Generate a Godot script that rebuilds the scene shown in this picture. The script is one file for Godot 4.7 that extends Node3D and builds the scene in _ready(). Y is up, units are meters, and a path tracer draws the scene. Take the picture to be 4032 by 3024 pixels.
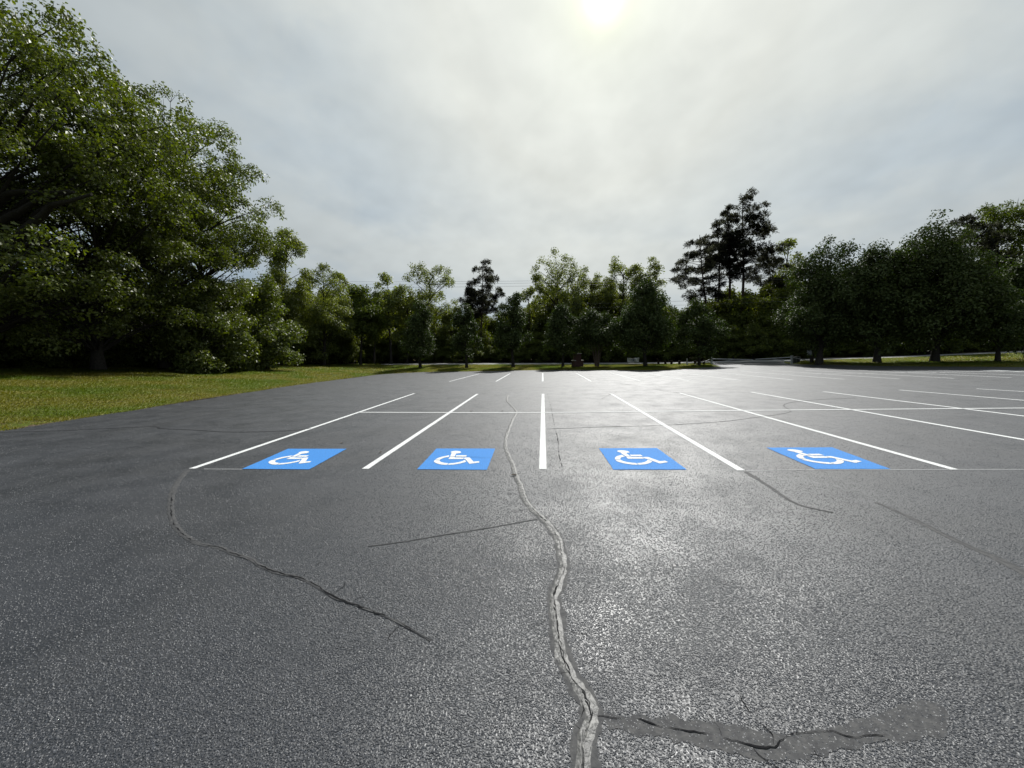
extends Node3D
# A parking lot with accessible bays, edged by lawn and woods, under a thin bright overcast.
# World: metres, y up, the lot is the plane y = 0, the camera stands at the origin and looks along -z.

var LOT_EDGE := PackedVector2Array([Vector2(-13.400, 32.000), Vector2(-13.400, 8.000), Vector2(-13.400, -2.000), Vector2(-13.492, -10.012), Vector2(-13.781, -12.160), Vector2(-13.771, -14.495), Vector2(-14.069, -19.000), Vector2(-14.347, -24.970), Vector2(-14.117, -29.746), Vector2(-13.694, -33.504), Vector2(-13.226, -38.868), Vector2(-11.909, -41.453), Vector2(-8.789, -42.266), Vector2(-3.238, -40.574), Vector2(3.627, -40.582), Vector2(9.324, -36.625), Vector2(13.107, -33.884), Vector2(15.904, -35.115), Vector2(21.741, -39.865), Vector2(29.164, -40.292), Vector2(30.233, -35.584), Vector2(31.983, -30.507), Vector2(35.233, -26.394), Vector2(38.000, -15.000), Vector2(41.000, 0.000), Vector2(44.000, 32.000)])
var TERRAIN := [  # azimuth, then radius of the lot edge, radius and height of lawn, road edge and wood edge
	[-3.142, 32.000, 37.760, 0.000, 43.520, 0.000, 48.000, 0.000],
	[-2.793, 34.054, 47.104, 0.000, 60.154, 0.000, 70.304, 0.000],
	[-2.443, 20.847, 28.968, 0.080, 37.088, 0.150, 43.405, 0.200],
	[-2.007, 14.785, 20.545, 0.320, 26.305, 0.600, 30.784, 0.800],
	[-1.658, 13.451, 18.691, 0.440, 23.931, 0.825, 28.007, 1.100],
	[-1.396, 13.611, 18.911, 0.520, 24.212, 0.975, 28.335, 1.300],
	[-1.061, 15.425, 22.412, 0.663, 29.400, 1.231, 34.834, 1.578],
	[-0.925, 16.922, 23.692, 0.647, 30.462, 1.201, 35.727, 1.540],
	[-0.784, 19.499, 26.721, 0.575, 33.942, 1.068, 39.559, 1.369],
	[-0.589, 25.500, 34.074, 0.480, 42.649, 0.891, 49.318, 1.142],
	[-0.440, 33.093, 42.666, 0.368, 52.239, 0.683, 59.685, 0.876],
	[-0.327, 41.105, 50.118, 0.309, 59.132, 0.617, 66.520, 0.648],
	[-0.236, 43.124, 48.340, 0.327, 52.451, 0.546, 61.704, 0.638],
	[-0.118, 41.363, 46.325, 0.210, 50.352, 0.460, 58.408, 0.510],
	[0.004, 40.578, 44.500, 0.219, 49.500, 0.346, 57.500, 0.393],
	[0.130, 39.839, 43.368, 0.149, 49.420, 0.214, 57.489, 0.253],
	[0.218, 38.257, 43.531, 0.097, 49.677, 0.127, 58.383, 0.152],
	[0.335, 36.685, 43.408, 0.100, 50.819, 0.065, 59.818, 0.036],
	[0.451, 40.669, 44.448, 0.104, 52.225, 0.042, 61.113, 0.014],
	[0.558, 47.219, 50.137, 0.057, 53.054, 0.114, 62.483, 0.111],
	[0.626, 49.728, 51.847, -0.044, 54.928, 0.116, 64.180, 0.158],
	[0.676, 47.726, 48.080, 0.173, 55.765, 0.216, 65.375, 0.195],
	[0.761, 45.238, 48.368, 0.197, 58.028, 0.298, 68.383, 0.260],
	[0.834, 44.110, 49.900, 0.188, 61.046, 0.418, 71.459, 0.421],
	[0.899, 44.009, 50.643, 0.196, 63.460, 0.583, 74.694, 0.599],
	[0.927, 44.022, 51.673, 0.217, 64.957, 0.632, 76.601, 0.683],
	[1.057, 42.054, 57.059, 0.274, 73.259, 0.913, 87.481, 0.986],
	[1.361, 40.207, 45.967, 0.240, 51.727, 0.450, 56.207, 0.600],
	[1.745, 42.332, 48.092, 0.160, 53.852, 0.300, 58.332, 0.400],
	[2.269, 49.783, 55.543, 0.040, 61.303, 0.075, 65.783, 0.100],
	[2.793, 34.054, 39.814, 0.000, 45.574, 0.000, 50.054, 0.000],
	[3.142, 32.000, 37.760, 0.000, 43.520, 0.000, 48.000, 0.000]]
var NEAR_LINES := [[Vector2(-5.138, -6.027), Vector2(-4.538, -17.748)], [Vector2(-2.283, -5.789), Vector2(-1.529, -16.852)], [Vector2(0.425, -5.565), Vector2(1.304, -16.206)], [Vector2(3.187, -5.282), Vector2(4.054, -15.765)], [Vector2(5.982, -5.107), Vector2(6.710, -15.335)], [Vector2(8.849, -4.850), Vector2(9.405, -15.069)], [Vector2(11.757, -4.600), Vector2(11.913, -14.650)], [Vector2(15.592, -4.300), Vector2(14.772, -14.599)], [Vector2(19.869, -4.100), Vector2(17.471, -14.387)]]
var FAR_LINES := [[Vector2(-4.167, -25.415), Vector2(-2.976, -35.172)], [Vector2(-1.019, -24.533), Vector2(-0.148, -34.261)], [Vector2(1.891, -23.562), Vector2(2.690, -33.369)], [Vector2(4.672, -22.527), Vector2(5.406, -32.073)], [Vector2(7.390, -22.039), Vector2(8.149, -31.910)], [Vector2(9.938, -21.486), Vector2(10.591, -31.364)], [Vector2(12.418, -20.796), Vector2(12.964, -30.681)], [Vector2(14.930, -20.366), Vector2(15.369, -30.257)], [Vector2(17.334, -19.977), Vector2(17.666, -29.871)], [Vector2(19.671, -19.430), Vector2(19.896, -29.327)], [Vector2(21.962, -19.024), Vector2(22.080, -28.923)], [Vector2(24.392, -18.709), Vector2(24.403, -28.609)], [Vector2(26.862, -18.433), Vector2(25.697, -25.886)], [Vector2(29.681, -21.028), Vector2(27.457, -25.311)]]
var CROSS_NEAR := PackedVector2Array([Vector2(-4.818, -11.945), Vector2(0.864, -11.017), Vector2(7.508, -10.425), Vector2(20.118, -9.172)])
var CROSS_FAR := PackedVector2Array([Vector2(10.264, -26.425), Vector2(12.691, -25.739), Vector2(15.150, -25.311), Vector2(17.500, -24.924), Vector2(19.783, -24.379), Vector2(22.021, -23.974), Vector2(24.398, -23.659), Vector2(31.527, -22.714)])
var CHALK := PackedVector2Array([Vector2(-4.919, -5.985), Vector2(-4.258, -5.921)])
var CHALK_2 := PackedVector2Array([Vector2(3.249, -5.267), Vector2(4.197, -5.236), Vector2(6.836, -5.040)])
var BARS := PackedVector2Array([Vector2(29.907, -23.939), Vector2(30.147, -23.433), Vector2(30.126, -22.735)])
var PADS := [[Vector2(-4.271, -5.934), Vector2(-3.160, -5.822), Vector2(-3.133, -7.116), Vector2(-4.303, -7.228)],
	[Vector2(-1.462, -5.690), Vector2(-0.400, -5.583), Vector2(-0.330, -6.866), Vector2(-1.417, -6.970)],
	[Vector2(1.438, -5.451), Vector2(2.467, -5.371), Vector2(2.512, -6.628), Vector2(1.516, -6.706)],
	[Vector2(4.213, -5.256), Vector2(5.186, -5.180), Vector2(5.397, -6.399), Vector2(4.333, -6.485)]]
var SYMBOL := {"head_and_torso": PackedVector2Array([Vector2(0.308, 0.929), Vector2(0.286, 0.948), Vector2(0.269, 0.971), Vector2(0.258, 0.997), Vector2(0.253, 1.023), Vector2(0.257, 1.048), Vector2(0.267, 1.069), Vector2(0.284, 1.085), Vector2(0.306, 1.095), Vector2(0.331, 1.098), Vector2(0.358, 1.093), Vector2(0.384, 1.081), Vector2(0.408, 1.063), Vector2(0.427, 1.040), Vector2(0.439, 1.015), Vector2(0.445, 0.989), Vector2(0.444, 0.964), Vector2(0.436, 0.942), Vector2(0.375, 0.908), Vector2(0.400, 0.710), Vector2(0.322, 0.709), Vector2(0.288, 0.929)]),
	"hip": PackedVector2Array([Vector2(0.324, 0.689), Vector2(0.401, 0.690), Vector2(0.412, 0.660), Vector2(0.572, 0.653), Vector2(0.579, 0.561), Vector2(0.334, 0.557)]),
	"arm": PackedVector2Array([Vector2(0.407, 0.799), Vector2(0.588, 0.801), Vector2(0.597, 0.703), Vector2(0.418, 0.701)]),
	"leg": PackedVector2Array([Vector2(0.581, 0.659), Vector2(0.667, 0.660), Vector2(0.781, 0.414), Vector2(0.865, 0.443), Vector2(0.887, 0.365), Vector2(0.742, 0.288), Vector2(0.622, 0.546), Vector2(0.588, 0.574)]),
	"wheel_upper_arc": PackedVector2Array([Vector2(0.286, 0.797), Vector2(0.232, 0.755), Vector2(0.176, 0.698), Vector2(0.138, 0.617), Vector2(0.119, 0.520), Vector2(0.206, 0.508), Vector2(0.210, 0.560), Vector2(0.234, 0.628), Vector2(0.268, 0.663), Vector2(0.307, 0.679)]),
	"wheel_rear_arc": PackedVector2Array([Vector2(0.124, 0.491), Vector2(0.123, 0.444), Vector2(0.142, 0.389), Vector2(0.180, 0.335), Vector2(0.244, 0.279), Vector2(0.324, 0.234), Vector2(0.402, 0.224), Vector2(0.394, 0.320), Vector2(0.331, 0.337), Vector2(0.274, 0.373), Vector2(0.226, 0.427), Vector2(0.207, 0.489)]),
	"wheel_lower_arc": PackedVector2Array([Vector2(0.408, 0.312), Vector2(0.478, 0.331), Vector2(0.545, 0.377), Vector2(0.593, 0.442), Vector2(0.620, 0.508), Vector2(0.665, 0.412), Vector2(0.637, 0.360), Vector2(0.580, 0.297), Vector2(0.510, 0.248), Vector2(0.416, 0.224)])}
var MAIN_CRACK := PackedVector2Array([Vector2(-0.187, -16.164), Vector2(-0.202, -14.057), Vector2(-0.048, -12.744), Vector2(0.104, -11.271), Vector2(0.003, -10.058), Vector2(-0.088, -8.790), Vector2(-0.149, -7.802), Vector2(-0.147, -7.006), Vector2(-0.091, -6.350), Vector2(-0.015, -5.803), Vector2(0.016, -5.343), Vector2(0.083, -4.857), Vector2(0.111, -4.452), Vector2(0.191, -4.105), Vector2(0.276, -3.884), Vector2(0.348, -3.644), Vector2(0.391, -3.406), Vector2(0.385, -3.159), Vector2(0.371, -2.912), Vector2(0.307, -2.718), Vector2(0.260, -2.568), Vector2(0.253, -2.422), Vector2(0.247, -2.291), Vector2(0.241, -2.154), Vector2(0.247, -2.032), Vector2(0.274, -1.921), Vector2(0.306, -1.821), Vector2(0.337, -1.743), Vector2(0.341, -1.676), Vector2(0.305, -1.606), Vector2(0.271, -1.535), Vector2(0.252, -1.453), Vector2(0.228, -1.352)])
var LEFT_CRACK := PackedVector2Array([Vector2(-5.161, -5.967), Vector2(-4.806, -5.386), Vector2(-4.468, -4.903), Vector2(-3.996, -4.349), Vector2(-3.623, -3.960), Vector2(-3.287, -3.681), Vector2(-2.963, -3.479), Vector2(-2.736, -3.408), Vector2(-2.524, -3.291), Vector2(-2.284, -3.180), Vector2(-2.134, -3.072), Vector2(-1.909, -2.954), Vector2(-1.677, -2.868), Vector2(-1.469, -2.741), Vector2(-1.313, -2.626), Vector2(-1.146, -2.543), Vector2(-0.989, -2.465), Vector2(-0.767, -2.346), Vector2(-0.524, -2.178)])
var BRANCH_CRACK := PackedVector2Array([Vector2(0.347, -1.676), Vector2(0.468, -1.666), Vector2(0.589, -1.642), Vector2(0.660, -1.608), Vector2(0.776, -1.588), Vector2(0.888, -1.567), Vector2(0.986, -1.526), Vector2(1.082, -1.522), Vector2(1.142, -1.551), Vector2(1.264, -1.578), Vector2(1.385, -1.576), Vector2(1.428, -1.554), Vector2(1.509, -1.554), Vector2(1.613, -1.558), Vector2(1.725, -1.567)])
var EDGE_SEAM := PackedVector2Array([Vector2(-13.544, -9.870), Vector2(-11.840, -9.851), Vector2(-9.737, -10.164), Vector2(-9.059, -9.824), Vector2(-7.965, -9.511), Vector2(-7.014, -9.170), Vector2(-6.047, -9.057), Vector2(-5.321, -9.139), Vector2(-4.951, -9.325)])
var EDGE_SEAM_2 := PackedVector2Array([Vector2(-9.737, -10.164), Vector2(-9.820, -11.431), Vector2(-9.747, -12.814), Vector2(-9.752, -14.197)])
var RIGHT_CRACK := PackedVector2Array([Vector2(0.760, -8.577), Vector2(2.238, -8.672), Vector2(3.409, -8.695), Vector2(4.930, -8.977), Vector2(6.001, -9.425), Vector2(6.877, -9.810), Vector2(7.503, -10.279), Vector2(8.048, -11.315), Vector2(8.787, -11.951), Vector2(10.078, -12.437), Vector2(11.297, -12.585)])
var RIGHT_SEAM := PackedVector2Array([Vector2(3.212, -5.206), Vector2(3.147, -4.647), Vector2(3.078, -4.088), Vector2(3.268, -3.831)])
var FAR_RIGHT_SEAM := PackedVector2Array([Vector2(3.930, -4.063), Vector2(3.911, -3.716), Vector2(3.825, -3.238), Vector2(3.805, -2.932), Vector2(3.735, -2.662)])
var SIDE_SEAM := PackedVector2Array([Vector2(-1.334, -3.350), Vector2(-1.040, -3.422), Vector2(-0.677, -3.541), Vector2(-0.243, -3.675), Vector2(0.225, -3.842)])
var CENTRE_SEAM := PackedVector2Array([Vector2(0.723, -5.622), Vector2(0.767, -6.424), Vector2(0.878, -7.478), Vector2(0.979, -8.945), Vector2(1.213, -12.079), Vector2(1.494, -16.356)])
var FAR_CRACK := PackedVector2Array([Vector2(4.664, -26.794), Vector2(5.351, -24.071), Vector2(5.934, -20.135), Vector2(6.354, -17.300), Vector2(6.710, -15.335)])
var FAR_CRACK_2 := PackedVector2Array([Vector2(3.264, -13.945), Vector2(4.108, -15.752), Vector2(4.694, -16.609), Vector2(5.568, -16.822)])
var PAD_CRACK := PackedVector2Array([Vector2(-2.978, -5.918), Vector2(-2.140, -6.242), Vector2(-1.008, -6.343), Vector2(-0.149, -6.155)])
var SMEAR := PackedVector2Array([Vector2(0.386, -1.682), Vector2(0.642, -1.668), Vector2(0.804, -1.646), Vector2(0.996, -1.610), Vector2(1.142, -1.579), Vector2(1.311, -1.586), Vector2(1.531, -1.624), Vector2(1.676, -1.665), Vector2(1.805, -1.698), Vector2(1.938, -1.709), Vector2(1.990, -1.676), Vector2(1.956, -1.609), Vector2(1.826, -1.549), Vector2(1.664, -1.528), Vector2(1.499, -1.522), Vector2(1.312, -1.488), Vector2(1.101, -1.465), Vector2(0.953, -1.474), Vector2(0.851, -1.499), Vector2(0.714, -1.540), Vector2(0.565, -1.574), Vector2(0.409, -1.603)])
var TREES := [
	{"kind": "oak", "at": Vector3(-28.00, 1.47, -20.00), "tall": 19.71, "wide": 8.40, "low": 2.00, "lobes": 190, "seed": 11, "top": Vector2(3.19, 0.0), "name": "oak_tree", "label": "tallest oak at the left edge of the photo with thick curving dark limbs", "group": "trees along the left wood edge"},
	{"kind": "oak", "at": Vector3(-26.61, 1.29, -25.00), "tall": 18.15, "wide": 6.40, "low": 1.40, "lobes": 130, "seed": 12, "top": Vector2(1.91, 0.0), "name": "oak_tree", "label": "broad oak just right of the tallest oak, crown sloping down to the right", "group": "trees along the left wood edge"},
	{"kind": "oak", "at": Vector3(-27.08, 1.23, -30.00), "tall": 20.13, "wide": 7.00, "low": 1.20, "lobes": 150, "seed": 13, "top": Vector2(2.90, 0.0), "name": "oak_tree", "label": "oak with dark bare trunk showing in the middle of the left wood edge", "group": "trees along the left wood edge"},
	{"kind": "oak", "at": Vector3(-27.89, 1.23, -34.00), "tall": 18.51, "wide": 5.00, "low": 0.80, "lobes": 115, "seed": 14, "top": Vector2(3.21, 0.0), "name": "oak_tree", "label": "rounded oak forming the right shoulder of the high left canopy", "group": "trees along the left wood edge"},
	{"kind": "low", "at": Vector3(-22.79, 0.78, -36.00), "tall": 9.25, "wide": 3.30, "low": 0.30, "lobes": 56, "seed": 15, "top": Vector2(-0.15, 0.0), "name": "leafy_tree", "label": "low leafy tree with pale leaves drooping to the grass at the wood's corner", "group": "trees along the left wood edge"},
	{"kind": "low", "at": Vector3(-24.04, 0.95, -30.00), "tall": 7.41, "wide": 3.20, "low": 0.40, "lobes": 50, "seed": 16, "top": Vector2(0.63, 0.0), "name": "leafy_tree", "label": "low pale leaved tree under the rounded oak, branches near the grass", "group": "trees along the left wood edge"},
	{"kind": "feather", "at": Vector3(-26.67, 1.02, -45.00), "tall": 15.68, "wide": 2.90, "low": 2.50, "lobes": 58, "seed": 18, "top": Vector2(1.51, 0.0), "name": "locust_tree", "label": "feathery tree with sweeping branches just right of the oaks", "group": "trees along the left wood edge"},
	{"kind": "feather", "at": Vector3(-24.53, 0.83, -50.00), "tall": 13.03, "wide": 3.80, "low": 1.50, "lobes": 64, "seed": 19, "top": Vector2(1.44, 0.0), "name": "locust_tree", "label": "lower feathery tree leaning over the lawn beside the taller feathery one", "group": "trees along the left wood edge"},
	{"kind": "round", "at": Vector3(-21.87, 0.69, -56.00), "tall": 11.85, "wide": 3.20, "low": 4.20, "lobes": 46, "seed": 20, "top": Vector2(0.63, 0.0), "name": "round_tree", "label": "dark round topped tree on a thin straight trunk, left of the sparse trees", "group": "trees of the wood behind the road"},
	{"kind": "sparse", "at": Vector3(-25.58, 0.86, -58.00), "tall": 13.79, "wide": 2.60, "low": 5.00, "lobes": 26, "seed": 21, "top": Vector2(0.79, 0.0), "name": "sparse_tree", "label": "thin sparse tree showing above the lower feathery tree", "group": "trees of the wood behind the road"},
	{"kind": "sparse", "at": Vector3(-18.95, 0.63, -60.00), "tall": 14.03, "wide": 2.90, "low": 4.00, "lobes": 36, "seed": 22, "top": Vector2(0.67, 0.0), "name": "sparse_tree", "label": "sparse tree with bare twigs at its top, right of the round tree", "group": "trees of the wood behind the road"},
	{"kind": "loose", "at": Vector3(-13.46, 0.67, -63.00), "tall": 16.50, "wide": 4.30, "low": 5.50, "lobes": 58, "seed": 23, "top": Vector2(0.66, 0.0), "name": "light_green_tree", "label": "open light green tree rising behind the leftmost planted tree", "group": "trees of the wood behind the road"},
	{"kind": "pine", "at": Vector3(-4.54, 0.53, -62.00), "tall": 16.43, "wide": 3.70, "low": 6.50, "lobes": 54, "seed": 24, "top": Vector2(0.08, 0.0), "name": "pine_tree", "label": "single dark pine standing alone left of the tall light green trees", "group": "trees of the wood behind the road"},
	{"kind": "loose", "at": Vector3(6.96, 0.32, -60.00), "tall": 17.18, "wide": 4.20, "low": 4.00, "lobes": 74, "seed": 25, "top": Vector2(0.25, 0.0), "name": "light_green_tree", "label": "tallest light green tree in the centre, behind the brick pillar", "group": "trees of the wood behind the road"},
	{"kind": "loose", "at": Vector3(12.72, 0.25, -62.00), "tall": 15.57, "wide": 3.10, "low": 4.00, "lobes": 46, "seed": 26, "top": Vector2(0.12, 0.0), "name": "light_green_tree", "label": "slender light green tree between the two tallest central ones", "group": "trees of the wood behind the road"},
	{"kind": "loose", "at": Vector3(17.26, 0.15, -60.00), "tall": 16.52, "wide": 3.10, "low": 4.00, "lobes": 50, "seed": 27, "top": Vector2(0.02, 0.0), "name": "light_green_tree", "label": "light green tree left of the sky gap before the pines", "group": "trees of the wood behind the road"},
	{"kind": "loose", "at": Vector3(19.94, 0.07, -58.00), "tall": 16.17, "wide": 2.90, "low": 4.00, "lobes": 46, "seed": 28, "top": Vector2(-0.05, 0.0), "name": "light_green_tree", "label": "light green tree peeking over the big dark planted tree", "group": "trees of the wood behind the road"},
	{"kind": "pine", "at": Vector3(35.20, 0.21, -60.00), "tall": 25.02, "wide": 5.40, "low": 12.00, "lobes": 78, "seed": 29, "top": Vector2(0.69, 0.0), "name": "pine_tree", "label": "tallest pine with the thickest straight trunk, behind the gate", "group": "tall pines behind the gate"},
	{"kind": "pine", "at": Vector3(34.58, 0.21, -61.50), "tall": 24.45, "wide": 3.40, "low": 14.00, "lobes": 32, "seed": 30, "top": Vector2(-0.40, 0.0), "name": "pine_tree", "label": "slim pine trunk immediately left of the tallest pine", "group": "tall pines behind the gate"},
	{"kind": "pine", "at": Vector3(34.06, 0.21, -62.50), "tall": 23.01, "wide": 3.40, "low": 13.00, "lobes": 30, "seed": 31, "top": Vector2(-1.63, 0.0), "name": "pine_tree", "label": "pine with slightly bent trunk, third from the right in the cluster", "group": "tall pines behind the gate"},
	{"kind": "pine", "at": Vector3(30.53, 0.13, -60.00), "tall": 19.77, "wide": 4.80, "low": 9.00, "lobes": 52, "seed": 32, "top": Vector2(-1.47, 0.0), "name": "pine_tree", "label": "leftmost pine of the cluster with long low branches over the sky gap", "group": "tall pines behind the gate"},
	{"kind": "pine", "at": Vector3(42.90, 0.36, -64.00), "tall": 17.29, "wide": 4.20, "low": 5.50, "lobes": 50, "seed": 33, "top": Vector2(-0.90, 0.0), "name": "pine_tree", "label": "shorter pine to the right of the tallest pine", "group": "tall pines behind the gate"},
	{"kind": "sparse", "at": Vector3(47.34, 0.45, -67.00), "tall": 20.39, "wide": 3.40, "low": 8.00, "lobes": 30, "seed": 34, "top": Vector2(0.45, 0.0), "name": "sparse_tree", "label": "pale thin leaved tree between the pines and the right dark trees", "group": "trees of the wood behind the road"},
	{"kind": "pear", "at": Vector3(-11.24, 0.33, -47.00), "tall": 8.27, "wide": 1.95, "low": 1.50, "lobes": 44, "seed": 40, "top": Vector2(0.35, 0.0), "name": "planted_tree", "label": "leftmost small planted tree on the grass strip", "group": "young trees planted on the far grass strip"},
	{"kind": "pear", "at": Vector3(-5.48, 0.21, -46.00), "tall": 7.82, "wide": 1.85, "low": 1.30, "lobes": 42, "seed": 41, "top": Vector2(0.25, 0.0), "name": "planted_tree", "label": "second small planted tree from the left on the grass strip", "group": "young trees planted on the far grass strip"},
	{"kind": "pear", "at": Vector3(0.16, 0.22, -44.50), "tall": 9.08, "wide": 2.05, "low": 1.50, "lobes": 48, "seed": 42, "top": Vector2(0.21, 0.0), "name": "planted_tree", "label": "third planted tree from the left, in front of the single pine", "group": "young trees planted on the far grass strip"},
	{"kind": "pear", "at": Vector3(5.64, 0.15, -43.00), "tall": 7.16, "wide": 2.10, "low": 1.60, "lobes": 44, "seed": 43, "top": Vector2(0.10, 0.0), "name": "planted_tree", "label": "planted tree with brown forked stems just left of the brick pillar", "group": "young trees planted on the far grass strip"},
	{"kind": "vase", "at": Vector3(9.42, 0.10, -42.50), "tall": 6.65, "wide": 2.30, "low": 1.50, "lobes": 46, "seed": 44, "top": Vector2(0.04, 0.0), "name": "crape_myrtle", "label": "vase shaped multi stemmed tree just right of the brick pillar", "group": "young trees planted on the far grass strip"},
	{"kind": "pear", "at": Vector3(14.26, 0.10, -41.00), "tall": 9.43, "wide": 2.80, "low": 1.60, "lobes": 110, "seed": 45, "top": Vector2(-0.03, 0.0), "name": "planted_tree", "label": "big dark planted tree right of the white banner", "group": "young trees planted on the far grass strip"},
	{"kind": "pear", "at": Vector3(19.38, 0.10, -40.00), "tall": 7.19, "wide": 2.25, "low": 1.40, "lobes": 48, "seed": 46, "top": Vector2(-0.10, 0.0), "name": "planted_tree", "label": "planted tree beside the left gate post", "group": "young trees planted on the far grass strip"},
	{"kind": "pear", "at": Vector3(30.09, 0.17, -37.50), "tall": 12.38, "wide": 3.70, "low": 1.60, "lobes": 150, "seed": 47, "top": Vector2(1.00, 0.0), "name": "broad_tree", "label": "broad dark tree just right of the wooden post with the grey box", "group": "dark broad trees beside the right lawn"},
	{"kind": "pear", "at": Vector3(33.38, 0.20, -35.00), "tall": 11.60, "wide": 2.90, "low": 1.50, "lobes": 130, "seed": 48, "top": Vector2(-0.42, 0.0), "name": "broad_tree", "label": "narrower dark tree second in the row beside the right lawn", "group": "dark broad trees beside the right lawn"},
	{"kind": "pear", "at": Vector3(36.98, 0.19, -33.50), "tall": 12.63, "wide": 3.90, "low": 1.60, "lobes": 170, "seed": 49, "top": Vector2(-0.88, 0.0), "name": "broad_tree", "label": "largest dark tree with a thick trunk on the right lawn", "group": "dark broad trees beside the right lawn"},
	{"kind": "pear", "at": Vector3(39.65, 0.20, -31.50), "tall": 7.13, "wide": 1.90, "low": 1.30, "lobes": 44, "seed": 50, "top": Vector2(-0.52, 0.0), "name": "broad_tree", "label": "small thin leaved tree on the lawn near the right frame edge", "group": "dark broad trees beside the right lawn"},
	{"kind": "pear", "at": Vector3(44.17, 0.32, -33.00), "tall": 9.09, "wide": 2.40, "low": 2.00, "lobes": 60, "seed": 51, "top": Vector2(-0.29, 0.0), "name": "broad_tree", "label": "last tree on the right lawn, cut by the frame edge", "group": "dark broad trees beside the right lawn"},
	{"kind": "pine", "at": Vector3(59.58, 0.60, -50.00), "tall": 17.22, "wide": 5.00, "low": 4.50, "lobes": 90, "seed": 52, "top": Vector2(-1.81, 0.0), "name": "pine_tree", "label": "dark flat topped pine rising behind the right lawn trees", "group": "trees of the wood behind the road"},
	{"kind": "bare", "at": Vector3(68.07, 0.81, -54.00), "tall": 20.49, "wide": 4.00, "low": 11.00, "lobes": 46, "seed": 53, "top": Vector2(-1.33, 0.0), "name": "sparse_tree", "label": "sparse high tree against the sky near the right frame edge", "group": "trees of the wood behind the road"},
	{"kind": "bare", "at": Vector3(69.83, 0.86, -52.00), "tall": 20.27, "wide": 4.40, "low": 9.00, "lobes": 56, "seed": 54, "top": Vector2(-1.62, 0.0), "name": "sparse_tree", "label": "tall sparse tree cut by the right frame edge", "group": "trees of the wood behind the road"},
	{"kind": "round", "at": Vector3(51.02, 0.36, -50.00), "tall": 14.19, "wide": 4.00, "low": 3.00, "lobes": 70, "seed": 55, "top": Vector2(-0.78, 0.0), "name": "round_tree", "label": "leafy tree filling the gap behind the right lawn row", "group": "trees of the wood behind the road"},
	{"kind": "round", "at": Vector3(42.71, 0.29, -58.00), "tall": 11.90, "wide": 3.60, "low": 3.00, "lobes": 54, "seed": 56, "top": Vector2(-0.39, 0.0), "name": "round_tree", "label": "dark leafy tree behind the right gate leaf", "group": "trees of the wood behind the road"},
	{"kind": "round", "at": Vector3(26.43, 0.14, -62.00), "tall": 8.24, "wide": 3.00, "low": 2.00, "lobes": 40, "seed": 57, "top": Vector2(-0.08, 0.0), "name": "round_tree", "label": "low leafy tree under the sky gap left of the pines", "group": "trees of the wood behind the road"},
	{"kind": "loose", "at": Vector3(-20.86, 0.65, -59.00), "tall": 10.99, "wide": 2.20, "low": 3.00, "lobes": 34, "seed": 60, "top": Vector2(0.56, 0.0), "name": "slender_tree", "label": "slender backlit tree between the round tree and the bare twigged one", "group": "trees of the wood behind the road"},
	{"kind": "loose", "at": Vector3(-16.45, 0.64, -61.00), "tall": 12.31, "wide": 2.40, "low": 3.00, "lobes": 38, "seed": 61, "top": Vector2(0.54, 0.0), "name": "slender_tree", "label": "slender backlit tree left of the open light green one", "group": "trees of the wood behind the road"},
	{"kind": "loose", "at": Vector3(-9.51, 0.62, -63.00), "tall": 9.51, "wide": 2.50, "low": 2.50, "lobes": 36, "seed": 62, "top": Vector2(0.33, 0.0), "name": "slender_tree", "label": "low backlit tree between the second planted tree and the single pine", "group": "trees of the wood behind the road"},
	{"kind": "loose", "at": Vector3(2.90, 0.42, -62.00), "tall": 12.27, "wide": 2.60, "low": 3.00, "lobes": 40, "seed": 63, "top": Vector2(0.24, 0.0), "name": "slender_tree", "label": "slender backlit tree just right of the single pine", "group": "trees of the wood behind the road"},
	{"kind": "loose", "at": Vector3(15.63, 0.23, -63.00), "tall": 13.56, "wide": 2.60, "low": 3.00, "lobes": 40, "seed": 64, "top": Vector2(0.06, 0.0), "name": "slender_tree", "label": "slender backlit tree behind the multi stemmed tree", "group": "trees of the wood behind the road"},
]
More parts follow.
